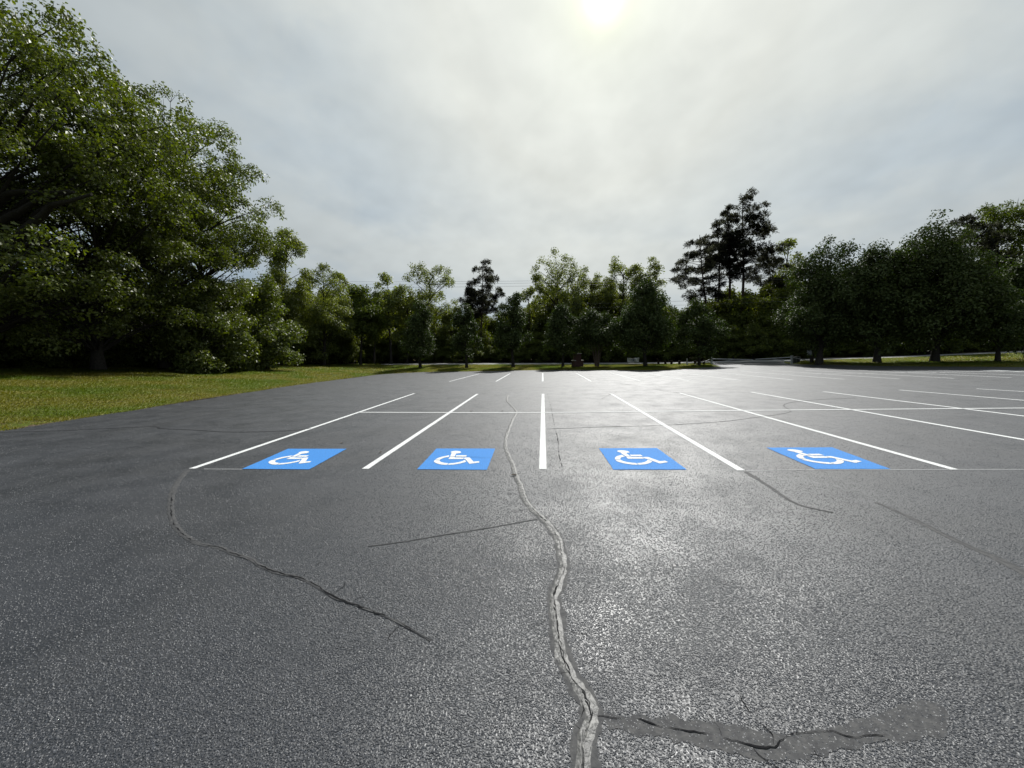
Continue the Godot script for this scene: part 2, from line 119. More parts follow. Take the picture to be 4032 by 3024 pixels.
var WOOD := [Vector4(-33.6, 1.64, -21.1, 2.3),
	Vector4(-38.9, 1.74, -24.0, 5.8),
	Vector4(-44.4, 1.85, -27.4, 6.3),
	Vector4(-31.3, 1.59, -20.0, 3.2),
	Vector4(-40.0, 1.77, -25.7, 6.1),
	Vector4(-46.1, 1.89, -29.4, 7.8),
	Vector4(-31.3, 1.59, -20.3, 1.9),
	Vector4(-39.8, 1.76, -26.0, 6.3),
	Vector4(-46.1, 1.89, -30.3, 8.1),
	Vector4(-30.1, 1.57, -20.1, 2.4),
	Vector4(-37.7, 1.72, -24.9, 5.4),
	Vector4(-43.3, 1.83, -28.7, 6.8),
	Vector4(-32.8, 1.62, -22.2, 2.4),
	Vector4(-37.8, 1.73, -25.9, 5.9),
	Vector4(-42.4, 1.82, -28.7, 6.4),
	Vector4(-32.8, 1.62, -22.6, 3.4),
	Vector4(-39.1, 1.75, -27.1, 6.0),
	Vector4(-44.5, 1.86, -30.8, 7.2),
	Vector4(-31.1, 1.59, -22.2, 2.8),
	Vector4(-38.0, 1.73, -26.8, 5.8),
	Vector4(-44.1, 1.86, -31.3, 7.9),
	Vector4(-32.1, 1.61, -23.3, 3.0),
	Vector4(-38.2, 1.74, -27.9, 5.5),
	Vector4(-43.4, 1.85, -31.8, 8.0),
	Vector4(-31.9, 1.61, -23.9, 2.8),
	Vector4(-37.9, 1.73, -28.3, 6.4),
	Vector4(-40.5, 1.79, -30.2, 7.2),
	Vector4(-32.0, 1.60, -24.6, 2.5),
	Vector4(-35.1, 1.66, -27.2, 5.5),
	Vector4(-41.4, 1.81, -31.4, 7.9),
	Vector4(-31.6, 1.58, -25.0, 2.9),
	Vector4(-36.0, 1.68, -28.0, 6.0),
	Vector4(-42.5, 1.82, -33.1, 7.9),
	Vector4(-29.2, 1.52, -23.5, 2.2),
	Vector4(-37.0, 1.68, -29.7, 5.8),
	Vector4(-40.8, 1.76, -32.9, 7.3),
	Vector4(-29.9, 1.51, -25.0, 2.6),
	Vector4(-36.2, 1.65, -30.0, 6.3),
	Vector4(-41.1, 1.75, -34.2, 8.5),
	Vector4(-29.4, 1.50, -24.7, 2.3),
	Vector4(-34.6, 1.61, -29.0, 6.0),
	Vector4(-39.6, 1.71, -34.1, 7.9),
	Vector4(-30.7, 1.50, -26.8, 3.7),
	Vector4(-35.6, 1.61, -31.1, 6.7),
	Vector4(-38.9, 1.68, -34.4, 7.1),
	Vector4(-30.7, 1.49, -27.7, 2.7),
	Vector4(-33.6, 1.55, -30.3, 6.9),
	Vector4(-39.3, 1.68, -35.5, 7.3),
	Vector4(-30.2, 1.47, -27.6, 3.2),
	Vector4(-34.5, 1.55, -32.3, 6.5),
	Vector4(-39.3, 1.67, -36.5, 8.4),
	Vector4(-30.2, 1.44, -29.0, 4.0),
	Vector4(-35.2, 1.56, -34.0, 7.1),
	Vector4(-38.0, 1.62, -36.3, 8.6),
	Vector4(-29.1, 1.41, -28.3, 2.4),
	Vector4(-33.2, 1.50, -33.1, 7.2),
	Vector4(-38.7, 1.63, -37.9, 8.2),
	Vector4(-29.5, 1.39, -30.2, 3.2),
	Vector4(-32.9, 1.47, -34.2, 6.4),
	Vector4(-37.1, 1.58, -37.6, 8.4),
	Vector4(-30.6, 1.41, -31.9, 2.6),
	Vector4(-32.6, 1.46, -33.9, 7.1),
	Vector4(-37.8, 1.57, -39.9, 7.6),
	Vector4(-29.1, 1.33, -32.3, 4.2),
	Vector4(-34.3, 1.48, -37.0, 7.3),
	Vector4(-36.8, 1.52, -40.8, 8.3),
	Vector4(-28.8, 1.31, -32.7, 4.0),
	Vector4(-33.0, 1.42, -37.6, 6.4),
	Vector4(-37.8, 1.54, -42.8, 9.0),
	Vector4(-29.3, 1.30, -34.4, 3.0),
	Vector4(-32.2, 1.38, -37.7, 7.1),
	Vector4(-35.7, 1.47, -42.1, 9.3),
	Vector4(-28.7, 1.26, -35.9, 4.5),
	Vector4(-32.8, 1.38, -39.7, 6.8),
	Vector4(-35.6, 1.45, -42.9, 7.9),
	Vector4(-28.8, 1.24, -37.3, 3.1),
	Vector4(-33.3, 1.36, -43.4, 8.6),
	Vector4(-35.2, 1.42, -45.2, 9.1),
	Vector4(-29.5, 1.24, -39.8, 3.4),
	Vector4(-32.1, 1.32, -42.8, 7.2),
	Vector4(-34.9, 1.39, -47.4, 9.2),
	Vector4(-28.8, 1.22, -39.4, 3.7),
	Vector4(-32.0, 1.30, -45.0, 7.6),
	Vector4(-34.3, 1.36, -48.7, 9.6),
	Vector4(-28.5, 1.17, -42.6, 3.0),
	Vector4(-31.3, 1.26, -46.5, 7.9),
	Vector4(-33.5, 1.32, -50.1, 9.2),
	Vector4(-28.2, 1.15, -42.8, 3.7),
	Vector4(-30.2, 1.20, -47.3, 6.9),
	Vector4(-33.8, 1.30, -53.5, 10.6),
	Vector4(-27.7, 1.08, -45.3, 2.9),
	Vector4(-30.4, 1.19, -48.2, 8.8),
	Vector4(-32.8, 1.24, -54.3, 9.2),
	Vector4(-27.4, 1.06, -45.7, 5.3),
	Vector4(-29.5, 1.11, -51.6, 7.7),
	Vector4(-32.6, 1.23, -55.1, 10.0),
	Vector4(-28.3, 1.05, -50.5, 4.7),
	Vector4(-29.5, 1.08, -53.9, 8.5),
	Vector4(-31.9, 1.16, -59.8, 12.2),
	Vector4(-27.0, 0.96, -53.4, 5.3),
	Vector4(-29.1, 1.05, -55.4, 9.4),
	Vector4(-31.8, 1.15, -59.9, 12.0),
	Vector4(-27.1, 0.95, -55.0, 4.1),
	Vector4(-28.8, 1.01, -60.5, 9.3),
	Vector4(-30.0, 1.06, -63.3, 11.8),
	Vector4(-25.1, 0.85, -56.1, 5.1),
	Vector4(-27.8, 0.96, -61.7, 11.6),
	Vector4(-30.3, 1.06, -65.8, 12.9),
	Vector4(-24.5, 0.81, -57.5, 5.3),
	Vector4(-26.8, 0.91, -61.7, 10.9),
	Vector4(-28.9, 1.00, -67.4, 10.9),
	Vector4(-23.1, 0.73, -62.2, 4.7),
	Vector4(-25.1, 0.83, -65.3, 9.6),
	Vector4(-26.8, 0.91, -71.3, 12.4),
	Vector4(-23.1, 0.73, -64.0, 4.0),
	Vector4(-24.4, 0.80, -67.5, 9.4),
	Vector4(-24.2, 0.81, -71.9, 13.2),
	Vector4(-20.7, 0.68, -64.4, 5.4),
	Vector4(-21.6, 0.74, -67.8, 9.7),
	Vector4(-23.3, 0.84, -73.6, 13.3),
	Vector4(-18.9, 0.67, -63.3, 5.0),
	Vector4(-20.3, 0.76, -68.3, 9.0),
	Vector4(-22.2, 0.84, -73.2, 13.4),
	Vector4(-16.2, 0.67, -62.4, 3.9),
	Vector4(-16.4, 0.76, -67.0, 9.6),
	Vector4(-18.8, 0.82, -71.0, 12.3),
	Vector4(-12.7, 0.65, -62.1, 4.0),
	Vector4(-13.7, 0.70, -65.3, 7.7),
	Vector4(-16.1, 0.79, -68.9, 9.4),
	Vector4(-12.3, 0.64, -62.2, 4.4),
	Vector4(-11.2, 0.66, -64.5, 8.3),
	Vector4(-13.7, 0.76, -69.4, 10.1),
	Vector4(-9.9, 0.59, -61.1, 3.6),
	Vector4(-10.6, 0.66, -64.9, 5.3),
	Vector4(-11.6, 0.74, -69.8, 7.6),
	Vector4(-7.1, 0.54, -59.8, 2.9),
	Vector4(-7.7, 0.63, -65.1, 5.7),
	Vector4(-8.3, 0.68, -68.1, 6.8),
	Vector4(-6.2, 0.51, -59.0, 4.1),
	Vector4(-4.9, 0.57, -63.9, 7.7),
	Vector4(-5.9, 0.65, -68.4, 9.3),
	Vector4(-3.4, 0.50, -60.6, 2.8),
	Vector4(-4.4, 0.57, -64.2, 5.3),
	Vector4(-4.6, 0.64, -68.8, 8.9),
	Vector4(-1.3, 0.46, -60.0, 3.9),
	Vector4(-0.6, 0.50, -63.2, 6.4),
	Vector4(-1.6, 0.61, -68.9, 8.9),
	Vector4(1.3, 0.38, -58.2, 3.3),
	Vector4(0.5, 0.48, -63.2, 8.4),
	Vector4(0.5, 0.56, -68.0, 9.2),
	Vector4(2.1, 0.40, -59.7, 4.2),
	Vector4(2.6, 0.44, -62.6, 7.6),
	Vector4(2.6, 0.51, -67.1, 8.9),
	Vector4(4.1, 0.34, -58.3, 4.7),
	Vector4(5.1, 0.40, -63.0, 8.9),
	Vector4(4.1, 0.52, -68.5, 11.0),
	Vector4(6.3, 0.31, -58.7, 6.0),
	Vector4(6.7, 0.36, -62.1, 10.4),
	Vector4(7.3, 0.44, -66.9, 13.0),
	Vector4(9.0, 0.24, -57.9, 4.7),
	Vector4(9.0, 0.35, -63.3, 11.8),
	Vector4(9.5, 0.41, -67.0, 12.4),
	Vector4(9.1, 0.23, -57.6, 4.8),
	Vector4(10.5, 0.29, -62.0, 10.6),
	Vector4(12.3, 0.38, -67.9, 11.5),
	Vector4(11.2, 0.21, -58.4, 6.1),
	Vector4(13.4, 0.28, -63.7, 9.9),
	Vector4(13.2, 0.37, -68.3, 12.2),
	Vector4(14.2, 0.15, -58.1, 6.6),
	Vector4(14.8, 0.24, -62.9, 11.6),
	Vector4(16.9, 0.30, -67.4, 13.0),
	Vector4(16.8, 0.12, -58.7, 6.1),
	Vector4(16.2, 0.21, -62.2, 9.3),
	Vector4(17.1, 0.28, -66.2, 10.7),
	Vector4(18.4, 0.08, -57.8, 3.3),
	Vector4(18.1, 0.17, -61.5, 9.8),
	Vector4(20.5, 0.23, -66.0, 10.6),
	Vector4(19.9, 0.08, -58.5, 3.8),
	Vector4(21.8, 0.14, -62.2, 9.4),
	Vector4(21.7, 0.22, -66.2, 11.6),
	Vector4(22.0, 0.06, -57.8, 5.3),
	Vector4(22.6, 0.12, -61.1, 8.9),
	Vector4(25.3, 0.19, -65.1, 10.5),
	Vector4(23.7, 0.06, -57.6, 4.0),
	Vector4(23.9, 0.12, -61.0, 9.0),
	Vector4(26.2, 0.21, -66.2, 8.8),
	Vector4(25.2, 0.07, -58.6, 4.6),
	Vector4(27.4, 0.14, -62.1, 6.2),
	Vector4(29.2, 0.19, -64.7, 7.9),
	Vector4(26.5, 0.06, -57.6, 3.5),
	Vector4(28.3, 0.13, -61.5, 8.3),
	Vector4(30.6, 0.19, -64.6, 9.9),
	Vector4(29.3, 0.08, -56.5, 4.9),
	Vector4(31.4, 0.14, -60.0, 9.6),
	Vector4(31.8, 0.20, -64.1, 10.1),
	Vector4(30.9, 0.10, -56.5, 3.3),
	Vector4(32.6, 0.18, -61.1, 8.8),
	Vector4(34.5, 0.24, -63.9, 10.2),
	Vector4(31.7, 0.10, -55.1, 5.1),
	Vector4(33.8, 0.18, -59.7, 10.0),
	Vector4(35.4, 0.24, -62.9, 11.8),
	Vector4(33.2, 0.14, -56.2, 4.7),
	Vector4(35.8, 0.21, -58.3, 10.1),
	Vector4(39.0, 0.31, -64.2, 11.4),
	Vector4(33.5, 0.12, -53.6, 5.3),
	Vector4(37.6, 0.22, -57.8, 9.6),
	Vector4(39.8, 0.32, -64.0, 11.2),
	Vector4(36.3, 0.17, -54.2, 6.1),
	Vector4(38.4, 0.24, -58.0, 9.7),
	Vector4(42.2, 0.34, -62.7, 12.0),
	Vector4(36.7, 0.16, -53.1, 5.3),
	Vector4(41.2, 0.27, -58.2, 11.1),
	Vector4(43.3, 0.35, -62.7, 13.6),
	Vector4(38.4, 0.18, -53.4, 6.0),
	Vector4(42.1, 0.28, -57.3, 9.1),
	Vector4(45.2, 0.37, -62.0, 12.2),
	Vector4(39.5, 0.19, -52.4, 5.5),
	Vector4(44.3, 0.31, -57.8, 10.5),
	Vector4(48.0, 0.41, -62.4, 12.5),
	Vector4(42.0, 0.23, -53.3, 4.5),
	Vector4(45.3, 0.32, -56.8, 9.6),
	Vector4(50.6, 0.44, -62.1, 11.3),
	Vector4(45.2, 0.28, -53.4, 3.8),
	Vector4(46.4, 0.33, -56.6, 11.3),
	Vector4(50.1, 0.42, -60.7, 12.1),
	Vector4(45.6, 0.26, -51.9, 2.7),
	Vector4(49.8, 0.37, -56.9, 11.6),
	Vector4(52.6, 0.45, -60.9, 13.0),
	Vector4(48.1, 0.31, -52.8, 4.8),
	Vector4(51.9, 0.40, -56.9, 9.4),
	Vector4(54.3, 0.47, -60.6, 13.2),
	Vector4(47.6, 0.27, -50.2, 4.6),
	Vector4(51.4, 0.38, -55.5, 10.8),
	Vector4(56.2, 0.49, -59.8, 11.3),
	Vector4(50.1, 0.33, -51.6, 5.0),
	Vector4(53.3, 0.41, -54.3, 9.8),
	Vector4(57.0, 0.50, -58.4, 11.9),
	Vector4(50.2, 0.34, -50.5, 4.6),
	Vector4(55.7, 0.47, -55.7, 11.0),
	Vector4(59.7, 0.56, -60.4, 13.5),
	Vector4(53.9, 0.43, -51.4, 2.9),
	Vector4(56.5, 0.49, -54.8, 10.0),
	Vector4(61.0, 0.60, -58.1, 13.6),
	Vector4(52.8, 0.41, -48.7, 5.6),
	Vector4(58.2, 0.54, -53.9, 11.5),
	Vector4(62.3, 0.63, -58.3, 12.0),
	Vector4(54.2, 0.45, -49.8, 4.6),
	Vector4(60.6, 0.60, -54.4, 11.9),
	Vector4(63.3, 0.65, -57.3, 13.6),
	Vector4(54.8, 0.47, -48.2, 3.7),
	Vector4(60.7, 0.60, -54.1, 11.5),
	Vector4(65.2, 0.70, -58.0, 12.6),
	Vector4(58.6, 0.57, -49.8, 2.6),
	Vector4(62.2, 0.64, -54.1, 11.1),
	Vector4(66.4, 0.74, -57.7, 13.0),
	Vector4(58.6, 0.58, -49.3, 3.1),
	Vector4(62.9, 0.68, -52.3, 9.6),
	Vector4(68.3, 0.79, -57.2, 13.3),
	Vector4(59.0, 0.60, -47.9, 2.6),
	Vector4(64.6, 0.72, -52.4, 9.6),
	Vector4(70.4, 0.85, -57.0, 13.2),
	Vector4(60.7, 0.64, -48.5, 2.3),
	Vector4(65.7, 0.75, -52.1, 11.5),
	Vector4(71.6, 0.88, -56.4, 12.2),
	Vector4(63.0, 0.71, -48.2, 5.5),
	Vector4(68.9, 0.84, -52.5, 11.3),
	Vector4(71.7, 0.89, -55.1, 12.4),
	Vector4(63.2, 0.72, -47.6, 3.9),
	Vector4(69.1, 0.85, -51.8, 9.8),
	Vector4(75.4, 0.97, -57.1, 11.4),
	Vector4(66.9, 0.80, -48.6, 2.9),
	Vector4(72.2, 0.91, -52.4, 10.4),
	Vector4(77.1, 1.01, -57.2, 12.9),
	Vector4(65.9, 0.78, -47.6, 2.8),
	Vector4(72.5, 0.91, -52.3, 10.2),
	Vector4(78.3, 1.03, -56.0, 11.2),
	Vector4(67.0, 0.80, -46.6, 5.4),
	Vector4(74.1, 0.94, -51.5, 10.6),
	Vector4(79.3, 1.05, -55.0, 11.9),
	Vector4(69.8, 0.86, -47.7, 4.2),
	Vector4(73.9, 0.94, -50.9, 9.6),
	Vector4(82.6, 1.11, -56.4, 13.2),
	Vector4(70.6, 0.87, -46.7, 1.9),
	Vector4(77.4, 1.01, -52.3, 9.7),
	Vector4(84.5, 1.15, -55.9, 12.2),
	Vector4(70.9, 0.88, -46.8, 2.2),
	Vector4(77.9, 1.02, -51.0, 9.1),
	Vector4(82.7, 1.11, -53.8, 12.4),
	Vector4(73.2, 0.92, -46.9, 3.6),
	Vector4(77.0, 1.00, -49.4, 10.1),
	Vector4(84.3, 1.14, -53.6, 11.6),
	Vector4(75.8, 0.98, -47.1, 2.6),
	Vector4(81.6, 1.09, -51.6, 9.6),
	Vector4(86.1, 1.18, -54.3, 11.3),
	Vector4(72.8, 0.92, -45.2, 2.6),
	Vector4(82.7, 1.11, -51.1, 9.7),
	Vector4(89.9, 1.25, -54.9, 11.8),
	Vector4(76.1, 0.98, -46.2, 4.1),
	Vector4(84.0, 1.14, -50.5, 11.1),
	Vector4(90.6, 1.27, -55.0, 11.4),
	Vector4(75.3, 0.97, -44.2, 1.6),
	Vector4(81.6, 1.09, -48.6, 10.4),
	Vector4(88.9, 1.23, -52.8, 11.1)]
var PILLAR_AT := Vector3(7.403, 0.129, -43.200)
var BANNER_AT := Vector3(14.917, 0.083, -47.200)
var WHITE_POST_AT := Vector3(18.518, 0.100, -40.600)
var GATE_LEFT_AT := Vector3(21.318, 0.090, -41.000)
var GATE_RIGHT_AT := Vector3(30.229, -0.029, -41.500)
var BARREL_AT := Vector3(31.420, 0.059, -42.600)
var BOX_POST_AT := Vector3(30.287, 0.117, -38.800)
var POLE_AT := Vector3(65.299, 0.767, -49.000)
var GATE_STRUT_LEFT := Vector3(18.853, 0.100, -40.000)
var GATE_STRUT_RIGHT := Vector3(32.189, 0.160, -41.000)
var RAIL_POSTS := [Vector3(16.860, 0.081, -44.200), Vector3(17.437, 0.083, -43.600), Vector3(17.921, 0.085, -43.100), Vector3(18.542, 0.087, -42.500), Vector3(19.854, 0.090, -41.600), Vector3(20.589, 0.092, -41.200)]
var GATE_MEET_LEFT := Vector3(27.900, 0.437, -44.500)
var GATE_MEET_RIGHT := Vector3(28.223, 0.473, -44.500)
var WIRES := [[Vector3(-47.32, 15.24, -66.00), Vector3(64.47, 11.28, -49.00), 0.9],
	[Vector3(-47.35, 14.82, -66.00), Vector3(64.48, 11.09, -49.00), 0.9],
	[Vector3(-47.40, 14.24, -66.00), Vector3(64.50, 10.84, -49.00), 0.9],
	[Vector3(-47.66, 10.98, -66.00), Vector3(64.66, 8.80, -49.00), 1.0],
	[Vector3(-47.72, 10.26, -66.00), Vector3(64.70, 8.33, -49.00), 1.0]]
var OAK_LIMBS := [PackedVector3Array([Vector3(-26.80, 8.66, -20.00), Vector3(-25.17, 9.89, -19.75), Vector3(-24.36, 10.11, -19.50), Vector3(-23.37, 10.09, -19.25), Vector3(-21.99, 9.85, -19.00), Vector3(-20.61, 9.84, -18.75)]),
	PackedVector3Array([Vector3(-26.77, 7.91, -20.00), Vector3(-24.93, 9.06, -19.75), Vector3(-23.89, 9.27, -19.50), Vector3(-22.75, 9.64, -19.25), Vector3(-21.57, 9.67, -19.00), Vector3(-20.39, 9.80, -18.75)]),
	PackedVector3Array([Vector3(-27.07, 6.66, -20.00), Vector3(-24.86, 7.77, -19.75), Vector3(-23.60, 8.49, -19.50), Vector3(-22.50, 8.98, -19.25), Vector3(-21.82, 9.32, -19.00), Vector3(-20.55, 9.40, -18.75), Vector3(-19.30, 9.56, -18.50)]),
	PackedVector3Array([Vector3(-26.94, 7.60, -20.00), Vector3(-25.43, 7.78, -19.75), Vector3(-24.28, 7.52, -19.50), Vector3(-23.10, 7.64, -19.25), Vector3(-22.25, 7.55, -19.00), Vector3(-20.99, 7.60, -18.75)]),
	PackedVector3Array([Vector3(-27.56, 4.88, -20.00), Vector3(-26.73, 6.59, -19.75)])]
# sun glow direction [ 0.18268688  0.64075296 -0.74569508]
var ROAD_NEAR := PackedVector2Array([Vector2(-18.988, -56.000), Vector2(-12.253, -51.000), Vector2(-5.945, -50.000), Vector2(0.188, -49.500), Vector2(6.427, -49.000), Vector2(10.748, -48.500), Vector2(16.692, -48.000), Vector2(22.770, -47.000), Vector2(28.103, -45.000), Vector2(32.200, -44.500), Vector2(34.893, -43.500), Vector2(40.041, -42.000), Vector2(45.229, -41.000), Vector2(49.669, -39.500), Vector2(51.947, -39.000), Vector2(63.803, -36.000)])
var ROAD_FAR := PackedVector2Array([Vector2(-21.082, -62.200), Vector2(-14.211, -59.200), Vector2(-6.793, -57.200), Vector2(0.221, -56.700), Vector2(7.375, -56.200), Vector2(12.456, -56.200), Vector2(19.368, -55.700), Vector2(26.255, -54.200), Vector2(32.592, -52.200), Vector2(37.038, -51.200), Vector2(40.259, -50.200), Vector2(46.418, -48.700), Vector2(52.055, -47.200), Vector2(57.449, -45.700), Vector2(60.186, -45.200), Vector2(74.766, -42.200)])
var DRIVE := [Vector2(21.48, -39.63), Vector2(29.23, -40.23)]
var LEAF_SPOTS := PackedVector2Array([Vector2(-0.004, -5.282), Vector2(-3.442, -7.600), Vector2(-0.311, -11.429), Vector2(-1.256, -11.578), Vector2(-2.382, -6.774)])


var rng := RandomNumberGenerator.new()
var M := {}
var INDEX := PackedInt32Array()
var taken := {}
var wob := FastNoiseLite.new()


func _ready() -> void:
	rng.seed = 7
	wob.seed = 3
	wob.frequency = 1.0
	set_camera()
	set_sky_and_sun()
	make_materials()
	make_index()
	build_ground()
	build_lot()
	build_road()
	build_soil_edge()
	build_markings()
	build_cracks()
	build_woods()
	build_trees()
	build_roadside_things()
	build_wires()
	build_grass()
	build_fallen_leaves()


# ---------------------------------------------------------------- camera, sky, sun

func set_camera() -> void:
	var cam := Camera3D.new()
	cam.name = "camera"
	add_child(cam)
	cam.position = Vector3(0, 1.7, 0)
	cam.rotation_degrees = Vector3(-4.398, 0.0, -1.34)
	cam.fov = 2.0 * rad_to_deg(atan(829.5 / 830.6))
	cam.near = 0.05
	cam.far = 1500.0
	cam.current = true


func set_sky_and_sun() -> void:
	var sun := DirectionalLight3D.new()
	sun.name = "sun"
	add_child(sun)
	var to_sun := Vector3(sin(deg_to_rad(19.0)) * cos(deg_to_rad(44.0)), sin(deg_to_rad(44.0)), -cos(deg_to_rad(19.0)) * cos(deg_to_rad(44.0)))
	sun.look_at_from_position(Vector3.ZERO, -to_sun, Vector3.UP)
	sun.light_energy = 1.6
	sun.light_color = Color(1.0, 0.995, 0.98)
	sun.light_angular_distance = 1.6
	sun.shadow_enabled = true
	var env := Environment.new()
	env.background_mode = Environment.BG_SKY
	env.tonemap_mode = Environment.TONE_MAPPER_LINEAR
	env.tonemap_exposure = 1.14
	env.background_energy_multiplier = 0.86
	env.sdfgi_enabled = true
	env.ssao_enabled = true
	env.ssil_enabled = true
	var sky := Sky.new()
	var pm := PanoramaSkyMaterial.new()
	pm.panorama = sky_picture()
	sky.sky_material = pm
	env.sky = sky
	var we := WorldEnvironment.new()
	we.name = "environment"
	we.environment = env
	add_child(we)


func sky_picture() -> ImageTexture:
	# Thin, even cloud: paler towards the sun, bluer away from it, with soft streaks seen in perspective on a flat layer.
	var w := 1536
	var h := 768
	var big := FastNoiseLite.new()
	big.seed = 21
	big.frequency = 0.55
	big.fractal_octaves = 5
	big.domain_warp_enabled = true
	big.domain_warp_amplitude = 0.7
	big.domain_warp_frequency = 0.5
	var streak := FastNoiseLite.new()
	streak.seed = 5
	streak.frequency = 1.3
	streak.fractal_octaves = 4
	var glow := Vector3(0.1827, 0.6408, -0.7457).normalized()
	var data := PackedFloat32Array()
	data.resize(w * h * 3)
	var i := 0
	for y in h:
		var phi := (y + 0.5) / h * PI
		var up := cos(phi)
		var flat := sin(phi)
		for x in w:
			var r := 0.44
			var g := 0.47
			var b := 0.48
			if up > -0.03:
				var th := (x + 0.5) / w * TAU
				var dx := sin(th) * flat
				var dz := -cos(th) * flat
				var c := dx * glow.x + up * glow.y + dz * glow.z
				var a := rad_to_deg(acos(clampf(c, -1.0, 1.0)))
				var k := 1.0 / (maxf(up, 0.0) + 0.22)
				var px := dx * k
				var pz := dz * k
				var n := big.get_noise_2d(px * 1.0, pz * 1.5)
				var s := streak.get_noise_2d(px * 2.2 + pz * 1.1, pz * 1.6 - px * 0.4)
				var cover := clampf(0.62 + 1.35 * n + 0.3 * s, 0.0, 1.0)
				var near := exp(-a * a / 1400.0)
				var mid := exp(-a * a / 64.0)
				var core := exp(-a * a / 9.0)
				var l := 0.46 + 0.43 * near + 0.08 * mid + 0.2 * core + 1.2 * exp(-a * a / 2.0)
				var wisp := streak.get_noise_2d(px * 6.0 - pz * 2.0, pz * 5.0 + px * 1.5)
				l *= 0.955 + 0.07 * cover + 0.06 * s + 0.045 * wisp
				var blue := clampf(1.0 - near * 1.25, 0.0, 1.0) * (1.0 - 0.5 * cover) + 0.04 * (1.0 - cover)
				r = l * (1.0 - 0.34 * blue)
				g = l * (1.025 - 0.17 * blue)
				b = l * (0.96 + 0.10 * blue - 0.05 * mid - 0.12 * core)
			data[i] = r
			data[i + 1] = g
			data[i + 2] = b
			i += 3
	return ImageTexture.create_from_image(Image.create_from_data(w, h, false, Image.FORMAT_RGBF, data.to_byte_array()))


# ---------------------------------------------------------------- materials

func lin(r: float, g: float, b: float) -> Color:
	return Color(r, g, b).linear_to_srgb()


func noise_tex(kind: int, freq: float, size: int, oct: int, colors: Array, offsets: Array, seed_: int, cell := 0, gain := 0.5) -> NoiseTexture2D:
	var n := FastNoiseLite.new()
	n.noise_type = kind
	n.seed = seed_
	n.frequency = freq
	n.fractal_octaves = oct
	n.fractal_gain = gain
	n.fractal_type = FastNoiseLite.FRACTAL_FBM if oct > 1 else FastNoiseLite.FRACTAL_NONE
	if kind == FastNoiseLite.TYPE_CELLULAR:
		n.cellular_return_type = cell
		n.cellular_jitter = 1.0
	var t := NoiseTexture2D.new()
	t.width = size
	t.height = size
	t.seamless = true
	t.seamless_blend_skirt = 0.06
	t.noise = n
	if colors.size():
		var g := Gradient.new()
		g.offsets = PackedFloat32Array(offsets)
		var cs := PackedColorArray()
		for c in colors:
			cs.append(c)
		g.colors = cs
		t.color_ramp = g
	return t


func mat(called: String, c: Color, rough: float, spec := 0.5) -> StandardMaterial3D:
	var m := StandardMaterial3D.new()
	m.resource_name = called
	m.albedo_color = c
	m.roughness = rough
	m.metallic_specular = spec
	M[called] = m
	return m


func leaf_mat(called: String, c: Color, rough: float, through: Color, spec := 0.45) -> void:
	var m := mat(called, c, rough, spec)
	m.vertex_color_use_as_albedo = true
	m.cull_mode = BaseMaterial3D.CULL_DISABLED
	if through.r + through.g + through.b > 0.0:
		m.backlight_enabled = true
		m.backlight = through


func grey(v: float) -> Color:
	return lin(v, v, v)


